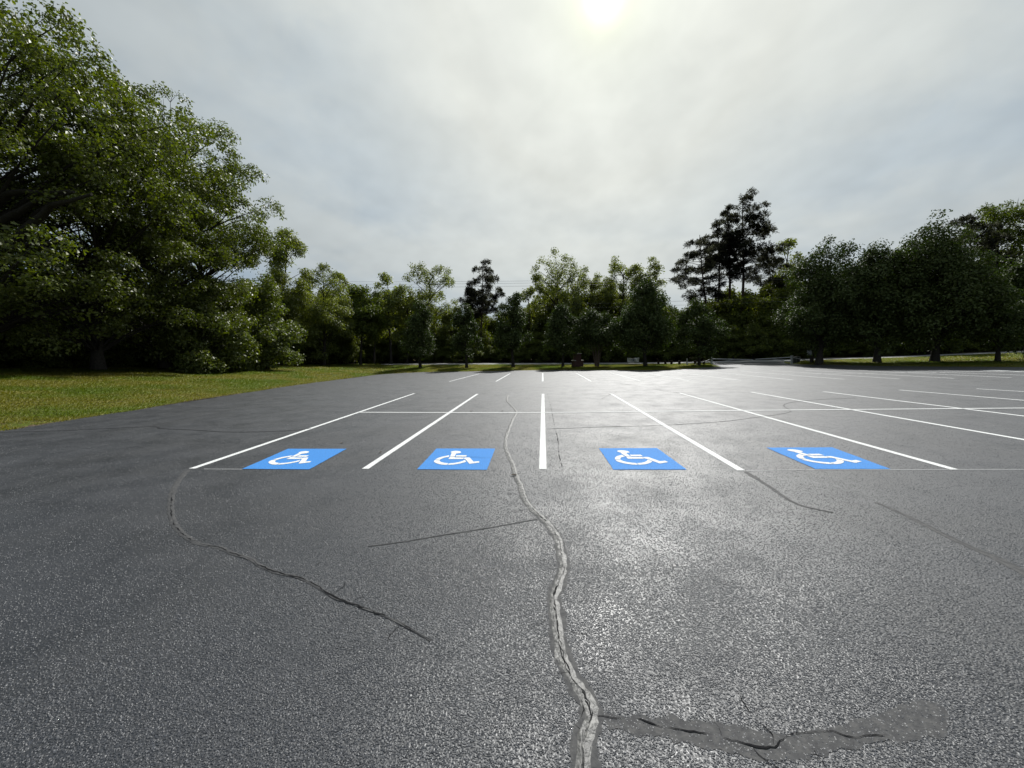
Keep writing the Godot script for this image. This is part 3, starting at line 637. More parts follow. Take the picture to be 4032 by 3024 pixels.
func make_materials() -> void:
	var N := FastNoiseLite
	# asphalt: dark sealed stones of about a centimetre, patchy seal
	var stones := noise_tex(N.TYPE_SIMPLEX_SMOOTH, 0.27, 2048, 2, [], [], 4, 0, 0.6)
	var m := mat("asphalt", Color.WHITE, 1.0, 0.63)
	m.albedo_texture = noise_tex(N.TYPE_SIMPLEX_SMOOTH, 0.27, 2048, 2, [lin(.004, .005, .0065), lin(.011, .0125, .0165), lin(.018, .020, .026), lin(.040, .042, .048)], [0.15, 0.42, 0.62, 0.9], 4, 0, 0.6)
	m.roughness_texture = seal_gloss()
	m.heightmap_enabled = true
	m.heightmap_texture = stones
	m.heightmap_scale = 0.4
	m.detail_enabled = true
	m.detail_blend_mode = BaseMaterial3D.BLEND_MODE_MUL
	m.detail_uv_layer = BaseMaterial3D.DETAIL_UV_2
	m.detail_albedo = noise_tex(N.TYPE_SIMPLEX_SMOOTH, 0.012, 1024, 5, [grey(.70), grey(.9), grey(1.0)], [0.25, 0.5, 0.75], 31)
	# paint follows the stones underneath
	for e in [["white_paint", lin(.74, .745, .73)], ["blue_paint", lin(.05, .235, .61)]]:
		var p := mat(e[0], Color.WHITE, 0.78, 0.3)
		var c: Color = e[1]
		p.albedo_texture = noise_tex(N.TYPE_SIMPLEX_SMOOTH, 0.27, 2048, 2, [lin(.03, .032, .036), c.darkened(0.30), c.darkened(0.06), c], [0.18, 0.26, 0.40, 0.62], 4, 0, 0.6)
		p.heightmap_enabled = true
		p.heightmap_texture = stones
		p.heightmap_scale = 0.3
	mat("faint_paint", lin(.42, .42, .42), 0.8, 0.4)
	m = mat("chip", lin(.027, .030, .038), 0.58, 0.67)
	m.vertex_color_use_as_albedo = true
	m = mat("sealant", Color.WHITE, 0.55, 0.55)
	m.albedo_texture = noise_tex(N.TYPE_SIMPLEX_SMOOTH, 0.03, 512, 5, [lin(.022, .022, .022), lin(.055, .054, .051), lin(.115, .112, .105)], [0.3, 0.5, 0.7], 14)
	m.heightmap_enabled = true
	m.heightmap_texture = noise_tex(N.TYPE_SIMPLEX_SMOOTH, 0.05, 512, 4, [], [], 15)
	m.heightmap_scale = 0.5
	m.uv1_triplanar = true
	m.uv1_world_triplanar = true
	m.uv1_scale = Vector3(1.1, 1.1, 1.1)
	m = mat("dark_sealant", Color.WHITE, 0.8, 0.5)
	m.albedo_texture = noise_tex(N.TYPE_SIMPLEX_SMOOTH, 0.03, 512, 5, [lin(.024, .024, .026), lin(.036, .036, .037), lin(.052, .051, .05)], [0.25, 0.5, 0.75], 16)
	m.heightmap_enabled = true
	m.heightmap_texture = noise_tex(N.TYPE_SIMPLEX_SMOOTH, 0.08, 512, 4, [], [], 17)
	m.heightmap_scale = 0.2
	m.uv1_triplanar = true
	m.uv1_world_triplanar = true
	m = mat("black_sealant", lin(.010, .0105, .012), 0.7, 0.4)
	mat("crack_dirt", lin(.012, .012, .013), 0.95, 0.2)
	# ground
	m = mat("lawn", Color.WHITE, 0.95, 0.2)
	m.albedo_texture = noise_tex(N.TYPE_SIMPLEX_SMOOTH, 0.02, 1024, 5, [lin(.085, .062, .03), lin(.085, .10, .02), lin(.10, .13, .022), lin(.16, .155, .045)], [0.22, 0.42, 0.6, 0.85], 41)
	m.heightmap_enabled = true
	m.heightmap_texture = noise_tex(N.TYPE_SIMPLEX_SMOOTH, 0.2, 1024, 3, [], [], 42)
	m.heightmap_scale = 4.0
	m.detail_enabled = true
	m.detail_blend_mode = BaseMaterial3D.BLEND_MODE_MUL
	m.detail_uv_layer = BaseMaterial3D.DETAIL_UV_2
	m.detail_albedo = noise_tex(N.TYPE_SIMPLEX_SMOOTH, 0.02, 512, 4, [lin(.62, .55, .5), lin(.9, .9, .8), lin(1, 1, 1)], [0.2, 0.45, 0.7], 43)
	m = mat("leaf_litter", Color.WHITE, 0.95, 0.2)
	m.albedo_texture = noise_tex(N.TYPE_CELLULAR, 0.12, 1024, 1, [lin(.03, .022, .014), lin(.07, .05, .03), lin(.13, .10, .07), lin(.22, .18, .14)], [0.0, 0.5, 0.85, 1.0], 44, FastNoiseLite.RETURN_CELL_VALUE)
	m.uv1_triplanar = true
	m.uv1_world_triplanar = true
	m.uv1_scale = Vector3(.3, .3, .3)
	m = mat("old_asphalt", Color.WHITE, 0.75, 0.5)
	m.albedo_texture = noise_tex(N.TYPE_SIMPLEX_SMOOTH, 0.02, 512, 5, [lin(.13, .128, .12), lin(.18, .176, .165), lin(.24, .235, .22)], [0.25, 0.5, 0.75], 45)
	m.uv1_triplanar = true
	m.uv1_world_triplanar = true
	m.uv1_scale = Vector3(.2, .2, .2)
	# wood, leaves
	for e in [["bark", lin(.022, .019, .016), lin(.058, .050, .042)], ["pine_bark", lin(.028, .020, .016), lin(.085, .058, .043)], ["smooth_bark", lin(.09, .065, .05), lin(.17, .13, .10)], ["old_wood", lin(.03, .022, .017), lin(.09, .068, .052)]]:
		var b := mat(e[0], Color.WHITE, 0.9, 0.3)
		b.albedo_texture = noise_tex(N.TYPE_SIMPLEX_SMOOTH, 0.03, 512, 4, [e[1], e[2]], [0.3, 0.75], 50)
		b.heightmap_enabled = true
		b.heightmap_texture = noise_tex(N.TYPE_SIMPLEX_SMOOTH, 0.04, 512, 4, [], [], 51)
		b.heightmap_scale = 3.0
		b.uv1_triplanar = true
		b.uv1_scale = Vector3(1.6, 0.35, 1.6)
	leaf_mat("oak_leaf", lin(.175, .185, .070), 0.45, Color(.85, .92, .30))
	leaf_mat("pale_leaf", lin(.175, .19, .078), 0.48, Color(.9, .95, .4))
	leaf_mat("light_leaf", lin(.24, .255, .11), 0.5, Color(.98, 1.0, .46))
	leaf_mat("dark_leaf", lin(.085, .10, .042), 0.62, Color(.6, .7, .25), 0.32)
	leaf_mat("pine_needle", lin(.085, .092, .06), 0.55, Color(.35, .4, .22))
	leaf_mat("wood_leaf", lin(.15, .17, .055), 0.55, Color(.9, .95, .32), 0.35)
	leaf_mat("thicket_leaf", lin(.15, .165, .06), 0.6, Color(.98, 1.0, .38), 0.3)
	leaf_mat("grass_blade", lin(.42, .405, .13), 0.6, Color(.9, .92, .36))
	leaf_mat("dead_leaf", lin(.06, .045, .03), 0.8, Color(0, 0, 0))
	# made things
	m = mat("brick", Color.WHITE, 0.85, 0.3)
	m.albedo_texture = noise_tex(N.TYPE_CELLULAR, 0.08, 512, 1, [lin(.045, .024, .02), lin(.065, .034, .028), lin(.09, .05, .042)], [0.0, 0.5, 1.0], 60, FastNoiseLite.RETURN_CELL_VALUE)
	m.uv1_triplanar = true
	m.uv1_scale = Vector3(1.3, 3.5, 1.3)
	mat("cap_stone", lin(.42, .39, .34), 0.7)
	mat("banner_cloth", lin(.62, .61, .58), 0.8)
	mat("banner_print", lin(.16, .18, .22), 0.8)
	mat("banner_red", lin(.34, .22, .17), 0.8)
	mat("white_metal", lin(.36, .36, .35), 0.6)
	mat("grey_metal", lin(.34, .35, .36), 0.45)
	mat("dark_metal", lin(.03, .03, .032), 0.5)
	mat("barrel_paint", lin(.022, .024, .026), 0.5)
	mat("wire", lin(.04, .04, .042), 0.5)
	mat("glazed", lin(.20, .19, .18), 0.3)


func seal_gloss() -> ImageTexture:
	# the seal is glossier on the tops of the stones than in the pits, and worn in patches
	var size := 2048
	var fine := FastNoiseLite.new()
	fine.noise_type = FastNoiseLite.TYPE_SIMPLEX_SMOOTH
	fine.seed = 4
	fine.frequency = 0.27
	fine.fractal_octaves = 2
	fine.fractal_gain = 0.6
	var worn := FastNoiseLite.new()
	worn.noise_type = FastNoiseLite.TYPE_SIMPLEX_SMOOTH
	worn.seed = 9
	worn.frequency = 0.016
	worn.fractal_octaves = 4
	worn.fractal_gain = 0.6
	var a := fine.get_seamless_image(size, size, false, false, 0.06).get_data()
	var b := worn.get_seamless_image(512, 512, false, false, 0.06).get_data()
	var out := PackedByteArray()
	out.resize(size * size)
	for y in size:
		var row := y * size
		var low := (y >> 2) * 512
		for x in size:
			out[row + x] = clampi(168 - (a[row + x] >> 1) + ((b[low + (x >> 2)] - 128) >> 2) + 38, 76, 252)
	return ImageTexture.create_from_image(Image.create_from_data(size, size, false, Image.FORMAT_L8, out))


func grey_lin(v: float) -> Color:
	return Color(v, v, v)


# ---------------------------------------------------------------- helpers

func numbered(called: String) -> String:
	if not taken.has(called):
		taken[called] = 0
		return called
	taken[called] += 1
	return "%s_%03d" % [called, taken[called]]


func thing(called: String, label: String, category: String, at := Vector3.ZERO, group := "") -> Node3D:
	var o := Node3D.new()
	o.name = numbered(called)
	add_child(o, true)
	o.position = at
	tag(o, label, category, group)
	return o


func tag(o: Node, label: String, category := "", group := "", kind := "") -> void:
	if label:
		o.set_meta("label", label)
	if category:
		o.set_meta("category", category)
	if group:
		o.set_meta("group", group)
	if kind:
		o.set_meta("kind", kind)


func part(called: String, mesh: Mesh, m: Material, parent: Node) -> MeshInstance3D:
	var o := MeshInstance3D.new()
	o.name = numbered(called) if parent == self else called
	o.mesh = mesh
	o.material_override = m
	parent.add_child(o, true)
	return o


func make_index() -> void:
	var most := 110000
	INDEX.resize(most * 6)
	for i in most:
		var a := i * 6
		var b := i * 4
		INDEX[a] = b
		INDEX[a + 1] = b + 1
		INDEX[a + 2] = b + 2
		INDEX[a + 3] = b
		INDEX[a + 4] = b + 2
		INDEX[a + 5] = b + 3


class Shape:
	var v := PackedVector3Array()
	var n := PackedVector3Array()
	var uv := PackedVector2Array()
	var uv2 := PackedVector2Array()
	var i := PackedInt32Array()

	func quad(a: Vector3, b: Vector3, c: Vector3, d: Vector3) -> void:
		# corners clockwise as seen from outside
		var k := v.size()
		var nn := (c - a).cross(b - a).normalized()
		v.append_array(PackedVector3Array([a, b, c, d]))
		n.append_array(PackedVector3Array([nn, nn, nn, nn]))
		i.append_array(PackedInt32Array([k, k + 1, k + 2, k, k + 2, k + 3]))

	func box(c: Vector3, s: Vector3, b := Basis.IDENTITY, bevel := 0.0) -> void:
		var h := s / 2.0
		var e := minf(bevel, minf(h.x, minf(h.y, h.z)) * 0.8)
		for ax in 3:
			for sg in [-1.0, 1.0]:
				var u := (ax + 1) % 3
				var w := (ax + 2) % 3
				var p := []
				for q in [[-1, -1], [-1, 1], [1, 1], [1, -1]]:
					var t := Vector3.ZERO
					t[ax] = h[ax] * sg
					t[u] = (h[u] - e) * q[0]
					t[w] = (h[w] - e) * q[1]
					p.append(c + b * t)
				if sg > 0:
					quad(p[0], p[1], p[2], p[3])
				else:
					quad(p[3], p[2], p[1], p[0])
				if e > 0.0:
					for f in 4:
						# bevel strips along two edges of every face, joined to the neighbouring face
						var q0: Array = [[-1, -1], [-1, 1], [1, 1], [1, -1]][f]
						var q1: Array = [[-1, 1], [1, 1], [1, -1], [-1, -1]][f]
						var side := u if q0[0] == q1[0] else w
						if side < ax:
							continue
						var sd: float = q0[0] if side == u else q0[1]
						var o0 := Vector3.ZERO
						var o1 := Vector3.ZERO
						var other := w if side == u else u
						var c0: float = q0[1] if side == u else q0[0]
						var c1: float = q1[1] if side == u else q1[0]
						o0[ax] = (h[ax] - e) * sg
						o1[ax] = o0[ax]
						o0[side] = h[side] * sd
						o1[side] = o0[side]
						o0[other] = (h[other] - e) * c0
						o1[other] = (h[other] - e) * c1
						var aa: Vector3 = p[f]
						var bb: Vector3 = p[(f + 1) % 4]
						var cc := c + b * o1
						var dd := c + b * o0
						var nn := (cc - aa).cross(bb - aa)
						if nn.dot((aa + cc) / 2.0 - c) > 0:
							quad(aa, bb, cc, dd)
						else:
							quad(dd, cc, bb, aa)

	func tube(path: PackedVector3Array, radii: PackedFloat32Array, sides: int, cap := true) -> void:
		var k := v.size()
		var m := path.size()
		var dir := (path[1] - path[0]).normalized()
		var x := dir.cross(Vector3(0.31, 0.2, 0.93)).normalized()
		for j in m:
			if j < m - 1:
				dir = (path[mini(j + 1, m - 1)] - path[maxi(j - 1, 0)]).normalized()
			x = (x - dir * x.dot(dir)).normalized()
			var y := dir.cross(x)
			for s in sides:
				var a := TAU * s / sides
				var o := x * cos(a) + y * sin(a)
				v.append(path[j] + o * radii[j])
				n.append(o)
		for j in m - 1:
			for s in sides:
				var a := k + j * sides + s
				var b := k + j * sides + (s + 1) % sides
				var c := a + sides
				var d := b + sides
				i.append_array(PackedInt32Array([a, c, b, b, c, d]))
		if cap:
			for e in [0, m - 1]:
				var t := v.size()
				var nn: Vector3 = (path[0] - path[1]).normalized() if e == 0 else (path[m - 1] - path[m - 2]).normalized()
				for s in sides:
					v.append(v[k + e * sides + s])
					n.append(nn)
				for s in range(1, sides - 1):
					if e == 0:
						i.append_array(PackedInt32Array([t, t + s, t + s + 1]))
					else:
						i.append_array(PackedInt32Array([t, t + s + 1, t + s]))

	func mesh() -> ArrayMesh:
		var a := []
		a.resize(Mesh.ARRAY_MAX)
		a[Mesh.ARRAY_VERTEX] = v
		a[Mesh.ARRAY_NORMAL] = n
		if uv.size() == v.size():
			a[Mesh.ARRAY_TEX_UV] = uv
		if uv2.size() == v.size():
			a[Mesh.ARRAY_TEX_UV2] = uv2
		a[Mesh.ARRAY_INDEX] = i
		var m := ArrayMesh.new()
		m.add_surface_from_arrays(Mesh.PRIMITIVE_TRIANGLES, a)
		return m


func terrain_row(az: float) -> Array:
	var k := 0
	while k < TERRAIN.size() - 2 and TERRAIN[k + 1][0] < az:
		k += 1
	var a: Array = TERRAIN[k]
	var b: Array = TERRAIN[k + 1]
	var t := clampf((az - a[0]) / (b[0] - a[0]), 0.0, 1.0)
	var o := []
	for j in range(1, 8):
		o.append(lerpf(a[j], b[j], t))
	return o


func height(x: float, z: float) -> float:
	var r := Vector2(x, z).length()
	var q := terrain_row(atan2(x, -z))
	var rs := [q[0], q[1], q[3], q[5], q[5] + 60.0]
	var hs := [-0.02, q[2], q[4], q[6], q[6] + 1.0]
	if r <= rs[0]:
		return -0.02
	for j in 4:
		if r <= rs[j + 1]:
			return lerpf(hs[j], hs[j + 1], (r - rs[j]) / (rs[j + 1] - rs[j]))
	return hs[4]


func on_ground(p: Vector2, lift := 0.0) -> Vector3:
	return Vector3(p.x, height(p.x, p.y) + lift, p.y)


# ---------------------------------------------------------------- ground, lot, road

func build_ground() -> void:
	var s := Shape.new()
	var across := 288
	var rings := 0
	for a in across + 1:
		var az := -PI + TAU * a / across
		var q := terrain_row(az)
		var rs := []
		rs.append(q[0] - 0.6)
		rs.append(q[0] - 0.02)
		for j in range(1, 13):
			rs.append(lerpf(q[0], q[1], j / 12.0))
		for j in range(1, 9):
			rs.append(lerpf(q[1], q[3], j / 8.0))
		for j in range(1, 9):
			rs.append(lerpf(q[3], q[5], j / 8.0))
		for e in [10.0, 25.0, 45.0, 60.0, 120.0, 260.0, 600.0]:
			rs.append(q[5] + e)
		rings = rs.size()
		for j in rings:
			var x := sin(az) * float(rs[j])
			var z := -cos(az) * float(rs[j])
			var y := height(x, z)
			if j == 0:
				y = -0.12
			elif j > 1 and j < 26:
				y += wob.get_noise_2d(x * 0.35, z * 0.35) * 0.05
			s.v.append(Vector3(x, y, z))
			s.uv.append(Vector2(x, z) / 5.3)
			s.uv2.append(Vector2(x * 0.9 + z * 0.3, z * 0.9 - x * 0.3) / 17.0)
	for a in across:
		for j in rings - 1:
			var k := a * rings + j
			s.i.append_array(PackedInt32Array([k, k + 1, k + rings, k + 1, k + rings + 1, k + rings]))
	s.n = smooth_normals(s)
	part("lawn", s.mesh(), M.lawn, self).set_meta("kind", "structure")
	# leaf litter under the trees: begins in a ragged line at the wood's edge
	s = Shape.new()
	for a in 401:
		var az := deg_to_rad(-72.0 + 144.0 * a / 400.0)
		var q := terrain_row(az)
		var ragged := wob.get_noise_2d(az * 90.0, 5.0) * 1.2 + wob.get_noise_2d(az * 400.0, 9.0) * 0.5
		var start: float = q[5] - 1.0 + ragged
		if az > -0.32:
			start = q[5] + 0.15
		for j in 8:
			var r: float = start + [0.0, 1.0, 3.0, 7.0, 14.0, 25.0, 40.0, 58.0][j]
			var p := Vector2(sin(az) * r, -cos(az) * r)
			s.v.append(on_ground(p, 0.012 if j == 0 else 0.06))
	for a in 400:
		for j in 7:
			var k := a * 8 + j
			s.i.append_array(PackedInt32Array([k, k + 1, k + 8, k + 1, k + 9, k + 8]))
	s.n = smooth_normals(s)
	part("forest_floor", s.mesh(), M.leaf_litter, self).set_meta("kind", "structure")


func build_soil_edge() -> void:
	# bare crumbly soil between the asphalt and the grass
	var s := Shape.new()
	var m := 900
	for a in m + 1:
		var az := deg_to_rad(-64.0 + 128.0 * a / m)
		var q := terrain_row(az)
		var r0: float = q[0]
		var w := clampf(0.16 + 0.22 * wob.get_noise_2d(az * 60.0, 15.0) + 0.12 * wob.get_noise_2d(az * 300.0, 19.0), 0.03, 0.5)
		for j in 3:
			var r := r0 - 0.18 + (w + 0.18) * j / 2.0
			s.v.append(Vector3(sin(az) * r, maxf(height(sin(az) * r, -cos(az) * r), -0.02) + [0.012, 0.016, 0.004][j], -cos(az) * r))
	for a in m:
		for j in 2:
			var k := a * 3 + j
			s.i.append_array(PackedInt32Array([k, k + 1, k + 3, k + 1, k + 4, k + 3]))
	s.n = smooth_normals(s)
	part("soil_edge", s.mesh(), M.leaf_litter, self).set_meta("kind", "structure")


func smooth_normals(s: Shape) -> PackedVector3Array:
	var n := PackedVector3Array()
	n.resize(s.v.size())
	for t in range(0, s.i.size(), 3):
		var a := s.v[s.i[t]]
		var f := (s.v[s.i[t + 2]] - a).cross(s.v[s.i[t + 1]] - a)
		for e in 3:
			n[s.i[t + e]] += f
	for k in n.size():
		n[k] = n[k].normalized()
		if n[k].y < 0.0:
			n[k] = -n[k]
	return n


func densify(path: PackedVector2Array, step: float) -> PackedVector2Array:
	# a smooth curve through the points, in short steps
	var o := PackedVector2Array()
	var n := path.size()
	for k in n - 1:
		var a := path[maxi(k - 1, 0)]
		var b := path[k]
		var c := path[k + 1]
		var d := path[mini(k + 2, n - 1)]
		var m := maxi(1, int(ceil(b.distance_to(c) / step)))
		for j in m:
			o.append(b.cubic_interpolate(c, a, d, float(j) / m))
	o.append(path[n - 1])
	return o


func lot_uv(p: Vector2) -> Vector2:
	return Vector2(p.x * 0.94 + p.y * 0.34, p.y * 0.94 - p.x * 0.34) / 8.0


func sheet(poly: PackedVector2Array, y: float, thick := 0.0) -> ArrayMesh:
	var s := Shape.new()
	var t := Geometry2D.triangulate_polygon(poly)
	for p in poly:
		s.v.append(Vector3(p.x, y, p.y))
		s.n.append(Vector3.UP)
		s.uv.append(lot_uv(p))
		s.uv2.append(Vector2(p.x, p.y) / 26.0)
	for k in range(0, t.size(), 3):
		var a := poly[t[k]]
		var turn := (poly[t[k + 1]] - a).cross(poly[t[k + 2]] - a)
		if turn > 0.0:
			s.i.append_array(PackedInt32Array([t[k], t[k + 1], t[k + 2]]))
		else:
			s.i.append_array(PackedInt32Array([t[k], t[k + 2], t[k + 1]]))
	if thick > 0.0:
		var n := poly.size()
		for k in n:
			var a := poly[k]
			var b := poly[(k + 1) % n]
			var e := b - a
			var nn := Vector3(e.y, 0, -e.x).normalized()
			if Geometry2D.is_point_in_polygon((a + b) / 2.0 + Vector2(nn.x, nn.z) * 0.01, poly):
				nn = -nn
			var m := s.v.size()
			for q in [[a, 0.0], [b, 0.0], [b, thick], [a, thick]]:
				var p: Vector2 = q[0]
				s.v.append(Vector3(p.x, y - float(q[1]), p.y))
				s.n.append(nn)
				s.uv.append(lot_uv(p + Vector2(q[1], q[1])))
				s.uv2.append(p / 26.0)
			if (s.v[m + 2] - s.v[m]).cross(s.v[m + 1] - s.v[m]).dot(nn) > 0:
				s.i.append_array(PackedInt32Array([m, m + 1, m + 2, m, m + 2, m + 3]))
			else:
				s.i.append_array(PackedInt32Array([m, m + 2, m + 1, m, m + 3, m + 2]))
	return s.mesh()


var lot: Node3D

func build_lot() -> void:
	lot = Node3D.new()
	lot.name = "parking_lot"
	add_child(lot)
	lot.set_meta("kind", "structure")
	var outline := densify(LOT_EDGE, 0.5)
	var n := outline.size()
	for k in n:
		var p := outline[k]
		outline[k] = p + Vector2(wob.get_noise_2d(p.x * 1.7, p.y * 1.7), wob.get_noise_2d(p.x * 1.7 + 90.0, p.y * 1.7)) * 0.2
	part("asphalt", sheet(outline, 0.0, 0.12), M.asphalt, lot)


func build_road() -> void:
	var a := densify(ROAD_NEAR, 1.0)
	var b := densify(ROAD_FAR, 1.0)
	var m := 160
	var s := Shape.new()
	for k in m + 1:
		var p := a[int(round(float(k) / m * (a.size() - 1)))]
		var q := b[int(round(float(k) / m * (b.size() - 1)))]
		for j in 7:
			s.v.append(on_ground(p.lerp(q, j / 6.0), 0.05))
	for k in m:
		for j in 6:
			var e := k * 7 + j
			s.i.append_array(PackedInt32Array([e, e + 1, e + 7, e + 1, e + 8, e + 7]))
	s.n = smooth_normals(s)
	part("road", s.mesh(), M.old_asphalt, self).set_meta("kind", "structure")
	# the entrance between the gate posts
	s = Shape.new()
	var l0: Vector2 = DRIVE[0] + Vector2(-0.3, 0.9)
	var r0: Vector2 = DRIVE[1] + Vector2(0.3, 0.9)
	for k in 13:
		var t := k / 12.0
		var flare := 0.5 * pow(t, 3.0) * 4.0
		var l := l0 + Vector2(0.16, -0.986) * (t * 7.5) + Vector2(-flare, 0)
		var r := r0 + Vector2(0.16, -0.986) * (t * 6.2) + Vector2(flare, 0)
		for j in 9:
			var p := l.lerp(r, j / 8.0)
			s.v.append(on_ground(p, 0.028))
			s.uv.append(lot_uv(p))
			s.uv2.append(p / 26.0)
	for k in 12:
		for j in 8:
			var e := k * 9 + j
			s.i.append_array(PackedInt32Array([e, e + 9, e + 1, e + 1, e + 9, e + 10]))
	s.n = smooth_normals(s)
	part("driveway", s.mesh(), M.asphalt, self).set_meta("kind", "structure")


# ---------------------------------------------------------------- paint

func stripe(a: Vector2, b: Vector2, wide: float, y: float) -> ArrayMesh:
	# a painted stripe whose edges waver a little, as sprayed on stones
	var d := (b - a).normalized()
	var n := Vector2(-d.y, d.x) * wide / 2.0
	var m := maxi(2, int(a.distance_to(b) / 0.15))
	var poly := PackedVector2Array()
	for k in m + 1:
		var p := a.lerp(b, float(k) / m)
		poly.append(p + n * (1.0 + 0.09 * wob.get_noise_2d(p.x * 9.0, p.y * 9.0)))
	for k in range(m, -1, -1):
		var p := a.lerp(b, float(k) / m)
		poly.append(p - n * (1.0 + 0.09 * wob.get_noise_2d(p.x * 9.0 + 50.0, p.y * 9.0)))
	return sheet(poly, y)


func build_markings() -> void:
	for e in NEAR_LINES:
		part("stall_line", stripe(e[0], e[1], 0.108, 0.004), M.white_paint, lot)
	for e in FAR_LINES:
		part("stall_line", stripe(e[0], e[1], 0.108, 0.004), M.white_paint, lot)
	for c in [CROSS_NEAR, CROSS_FAR]:
		var poly := PackedVector2Array()
		var back := PackedVector2Array()
		var path := densify(c, 0.3)
		for k in path.size():
			var d := (path[mini(k + 1, path.size() - 1)] - path[maxi(k - 1, 0)]).normalized()
			poly.append(path[k] + Vector2(-d.y, d.x) * 0.05)
			back.append(path[k] - Vector2(-d.y, d.x) * 0.05)
		back.reverse()
		poly.append_array(back)
		part("centre_line", sheet(poly, 0.008), M.white_paint, lot)
	for c in [CHALK, CHALK_2]:
		for k in c.size() - 1:
			part("layout_line", stripe(c[k], c[k + 1], 0.014, 0.004), M.faint_paint, lot)
	for b in BARS:
		var poly := PackedVector2Array([b + Vector2(-.42, .16), b + Vector2(.42, .20), b + Vector2(.36, -.2), b + Vector2(-.48, -.24)])
		part("painted_bar", sheet(poly, 0.004), M.white_paint, lot)
	var where := ["leftmost of the four, beside the first white line", "second from left, beside the long crack", "third from left, by the middle line", "rightmost of the four, by the fifth white line"]
	for k in PADS.size():
		var c: Array = PADS[k]
		var at: Vector2 = (c[0] + c[1] + c[2] + c[3]) / 4.0
		var t := thing("wheelchair_marking", "blue painted square with white wheelchair symbol, " + where[k], "pavement marking", Vector3(at.x, 0, at.y), "blue accessible parking symbols")
		var poly := PackedVector2Array()
		for e in 4:
			var a: Vector2 = c[e]
			var b: Vector2 = c[(e + 1) % 4]
			for j in 16:
				var p := a.lerp(b, j / 16.0)
				poly.append(p + Vector2(wob.get_noise_2d(p.x * 14.0, p.y * 14.0), wob.get_noise_2d(p.x * 14.0, p.y * 14.0 + 70.0)) * 0.009)
		var o := part("blue_field", sheet(poly, 0.006), M.blue_paint, t)
		o.position = Vector3(-at.x, 0, -at.y)
		var ex: Vector2 = (c[1] - c[0]).normalized()
		var ez := Vector2(ex.y, -ex.x)
		for piece in SYMBOL:
			var q := PackedVector2Array()
			for p in SYMBOL[piece]:
				q.append(c[0] + ex * p.x + ez * p.y)
			var w := part(piece, sheet(q, 0.010), M.white_paint, t)
			w.position = Vector3(-at.x, 0, -at.y)


# ---------------------------------------------------------------- cracks

func band(path: PackedVector2Array, half: Array, gap: float, lift: float, rough: float, sd: float) -> ArrayMesh:
	# a line of sealant with raised lips and a groove that wanders along its middle
	var p := densify(path, 0.035)
	var m := p.size()
	var s := Shape.new()
	for k in m:
		var t := float(k) / (m - 1)
		var d := (p[mini(k + 2, m - 1)] - p[maxi(k - 2, 0)]).normalized()
		var nn := Vector2(-d.y, d.x)
		var w: float = lerpf(half[0], half[1], t)
		var e := float(k) * 0.035
		var wl := w * (1.0 + 0.45 * wob.get_noise_2d(e * 5.0, sd) + 0.3 * wob.get_noise_2d(e * 17.0, sd + 7.0))
		var wr := w * (1.0 + 0.45 * wob.get_noise_2d(e * 5.0, sd + 20.0) + 0.3 * wob.get_noise_2d(e * 17.0, sd + 27.0))
		var off := w * (0.55 * wob.get_noise_2d(e * 4.0, sd + 40.0) + 0.35 * wob.get_noise_2d(e * 16.0, sd + 47.0))
		var g := gap * clampf(0.55 + 1.6 * wob.get_noise_2d(e * 3.0, sd + 60.0), 0.15, 1.6)
		var xs := [-wl, -wl * 0.85, off - 2.4 * g, off - g, off, off + g, off + 2.4 * g, wr * 0.85, wr]
		var hs := [0.0015, 0.45, 0.9, 1.0, 0.12, 1.0, 0.9, 0.45, 0.0015]
		for j in 9:
			var x: float = clampf(xs[j], -wl, wr)
			var y: float = 0.002 + lift * hs[j] * (1.0 + rough * wob.get_noise_3d(e * 14.0, j * 3.0, sd))
			var q: Vector2 = p[k] + nn * x
			s.v.append(Vector3(q.x, maxf(y, 0.0016), q.y))
			s.uv.append(lot_uv(q))
	for k in m - 1:
		for j in 8:
			var e := k * 9 + j
			s.i.append_array(PackedInt32Array([e, e + 9, e + 1, e + 1, e + 9, e + 10]))
	s.n = smooth_normals(s)
	return s.mesh()


func crack(path: PackedVector2Array, half: float, y: float, sd: float) -> ArrayMesh:
	# an open, dirt filled crack, jagged from stone to stone
	var p := densify(path, 0.02)
	var m := p.size()
	var s := Shape.new()
	for k in m:
		var d := (p[mini(k + 2, m - 1)] - p[maxi(k - 2, 0)]).normalized()
		var nn := Vector2(-d.y, d.x)
		var e := k * 0.02
		var o := 0.012 * wob.get_noise_2d(e * 9.0, sd) + 0.006 * wob.get_noise_2d(e * 40.0, sd + 5.0)
		var w := half * clampf(0.45 + 2.0 * wob.get_noise_2d(e * 4.0, sd + 9.0), 0.0, 1.5) * minf(1.0, minf(k, m - 1 - k) / 6.0 + 0.1)
		for x in [o - w, o + w]:
			var q: Vector2 = p[k] + nn * float(x)
			s.v.append(Vector3(q.x, y, q.y))
			s.n.append(Vector3.UP)
	for k in m - 1:
		var e := k * 2
		s.i.append_array(PackedInt32Array([e, e + 2, e + 1, e + 1, e + 2, e + 3]))
	return s.mesh()


